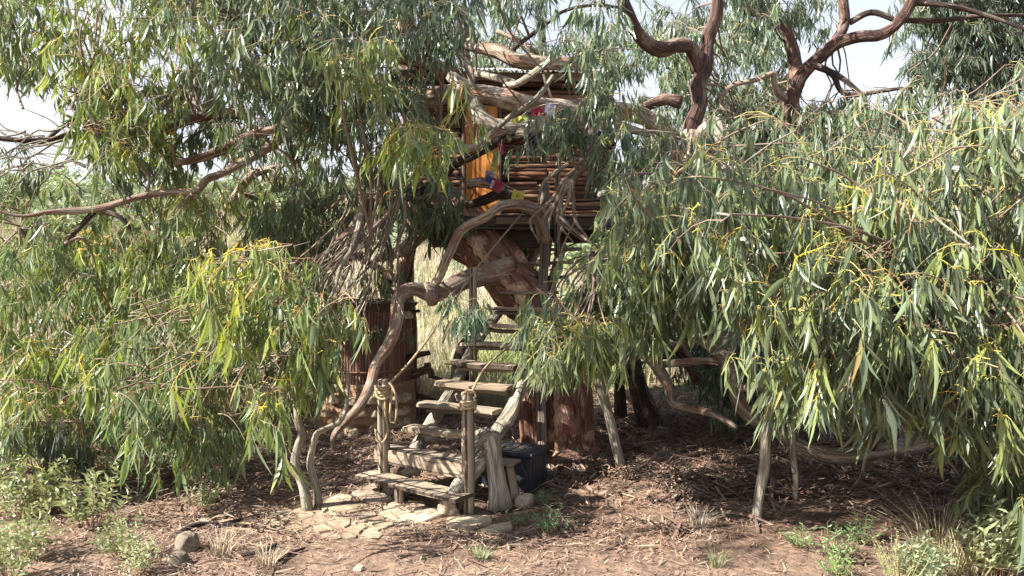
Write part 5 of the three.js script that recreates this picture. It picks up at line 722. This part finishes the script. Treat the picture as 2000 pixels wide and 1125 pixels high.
{ // wilted dark leaves hanging in the left shrubs
  const o = thing('dead_bough', 'drooping bough of dark wilted leaves standing in the left shrubs', 'bough', onGround(135, 985)); const f = rng(5), tw = []; const mm = tintMat(leafMat, [0.45, 0.42, 0.4]); const L = []; for (let i = 0; i < 22; i++) { const a = rr(0, 6.28, f), e = V(Math.cos(a) * rr(0.1, 0.3, f), rr(0.3, 0.75, f), Math.sin(a) * rr(0.1, 0.25, f)); tw.push(thinTube([V(0, 0.8, 0), V(e.x * 0.6, 0.82, e.z * 0.6), e], 0.005, 0.002, BROWN)); for (let k = 0; k < 7; k++) { const g = leafVariants[Math.floor(f() * 10)].clone(); g.rotateY(rr(0, 6.28, f)); g.rotateZ(rr(-0.2, 0.2, f)); g.translate(e.x + rr(-0.05, 0.05, f), e.y + rr(-0.05, 0.1, f), e.z + rr(-0.05, 0.05, f)); L.push(g); } } tw.push(thinTube([V(0, 0, 0), V(0.03, 0.4, 0), V(0, 0.8, 0)], 0.012, 0.006, BROWN, 5)); mesh('twigs', mergeGeometries(tw), twigMat, o); mesh('foliage', mergeGeometries(L), mm, o).userData.kind = 'stuff';
}
{ // wispy grasses
  const g1 = grassGeo(70, 0.30, 0.10, 21, 1.1), g2 = grassGeo(140, 0.55, 0.16, 22, 1.6), t = (px, py, g, c, label, s = 1) => { const p = onGround(px, py), o = new THREE.Mesh(g, std({ color: new THREE.Color().setRGB(...c) })); o.name = numbered('grass_tuft'); o.position.copy(p); o.scale.setScalar(s); o.castShadow = o.receiveShadow = true; scene.add(o); tag(o, label, 'grass tuft'); };
  t(1365, 1035, g1, [0.36, 0.30, 0.23], 'wispy pale grass tuft left of the lichen trunk', 0.75); t(1835, 1085, g2, [0.42, 0.33, 0.21], 'arching clump of dry brown grass on the lower right'); t(1900, 1120, g2, [0.5, 0.42, 0.25], 'dry grass clump near the bottom right corner', 0.8); t(938, 1090, g1, [0.20, 0.26, 0.12], 'small green grass tuft in the bare earth at the bottom', 0.5); t(430, 1085, g1, [0.36, 0.29, 0.2], 'dry grass tuft right of the brown rocks on the lower left', 0.8); t(520, 1105, g1, [0.36, 0.29, 0.2], 'dry grass tuft at the bottom left of the bare earth', 0.7); t(1400, 1105, g1, [0.22, 0.22, 0.11], 'greenish grass tuft at the bottom edge right of centre', 0.5);
}
// hillside bushes seen through the gaps
{ const f = rng(61), spots = [[850, 690, 13.5, 0.7, [2.0, 1.5, 0.9]], [880, 640, 16, 0.8, [2.2, 1.6, 1.0]], [830, 660, 15, 0.8, [1.9, 1.4, 0.8]], [1010, 560, 20, 2.2, [0.9, 0.95, 0.8]], [1120, 560, 20, 2.4, [1.0, 1.0, 0.8]], [60, 520, 24, 3.4, [1.2, 1.2, 0.9]], [-60, 560, 20, 3.0, [1.2, 1.2, 0.9]], [140, 470, 30, 4.0, [1.1, 1.15, 0.9]], [250, 560, 22, 3.2, [1.1, 1.1, 0.8]], [20, 470, 40, 5, [1.1, 1.2, 1.0]], [380, 560, 20, 2.8, [1.0, 1.0, 0.8]], [900, 500, 34, 3, [1, 1, 0.85]], [960, 480, 40, 3.6, [0.9, 0.95, 0.85]], [40, 690, 13, 1.8, [1.6, 1.5, 0.7]], [20, 760, 10.5, 1.4, [1.6, 1.5, 0.7]], [1300, 640, 16, 2.2, [1, 1, 0.8]], [1420, 640, 17, 2.4, [1, 1, 0.8]], [1230, 620, 15, 1.6, [0.9, 0.9, 0.8]]];
  const words = ['nearest bush seen through the gap beside the hut', 'yellow green bush in the middle of the gap beside the hut', 'bush by the right edge of the hut on the slope', 'bush seen under the deck, left of the tall post', 'bush seen under the deck, right of the tall post', 'big bush on the left hillside below the open sky', 'bush at the far left edge of the hillside', 'distant bush on the left hillside skyline', 'bush behind the left hanging foliage', 'hazy distant bush on the skyline at the far left', 'bush behind the bare twigs on the left', 'small distant bush high in the gap left of the trunk', 'distant bush seen right behind the leaning trunk', 'sunlit yellow green bush at the left edge, farther one', 'sunlit yellow green bush at the left edge, nearer one', 'bush in the shade behind the dark trunk', 'bush behind the low pale limb on the right', 'bush behind the slender pale trunk'];
  spots.forEach(([x, y, d, s, c], i) => { const p = at(x, y, d); p.y = ground(p.x, p.z) - 0.05; const o = thing('hillside_bush', words[i], 'bush', p); const q = i % 2 ? K.cistus : K.green, k = s / (i % 2 ? 0.75 : 0.42) * 0.5; mesh('stems', q.stems, twigMat, o); mesh('foliage', q.leaves, tintMat(thinLeaf, c), o).userData.kind = 'stuff'; o.scale.set(k * 1.2, k, k * 1.2); o.rotation.y = i * 1.3; });
}
{ // scrub on the far hillside, a mass of bushes nobody could count
  const f = rng(73), list = [], K2 = [K.cistus.leaves, K.tall.leaves];
  for (let i = 0; i < 420; i++) { const d = rr(26, 96, f), x = rr(-0.95, 0.95, f) * d, s = rr(1.6, 4.2, f), k = rr(0.7, 1.2, f); list.push({ v: i % 2, m: new THREE.Matrix4().compose(V(x, ground(x, -d) - 0.1, -d), E(0, rr(0, 6.28, f), 0), V(s * 1.3, s * rr(0.7, 1.2, f), s * 1.3)), c: new THREE.Color().setRGB(k * 0.9, k * 0.95, k * 0.9) }); }
  scatter('far_scrub', 'greyish green scrub covering the far hillside up to the skyline', 'scrub', K2, thinLeaf, list);
}
renderer.render(scene, camera);
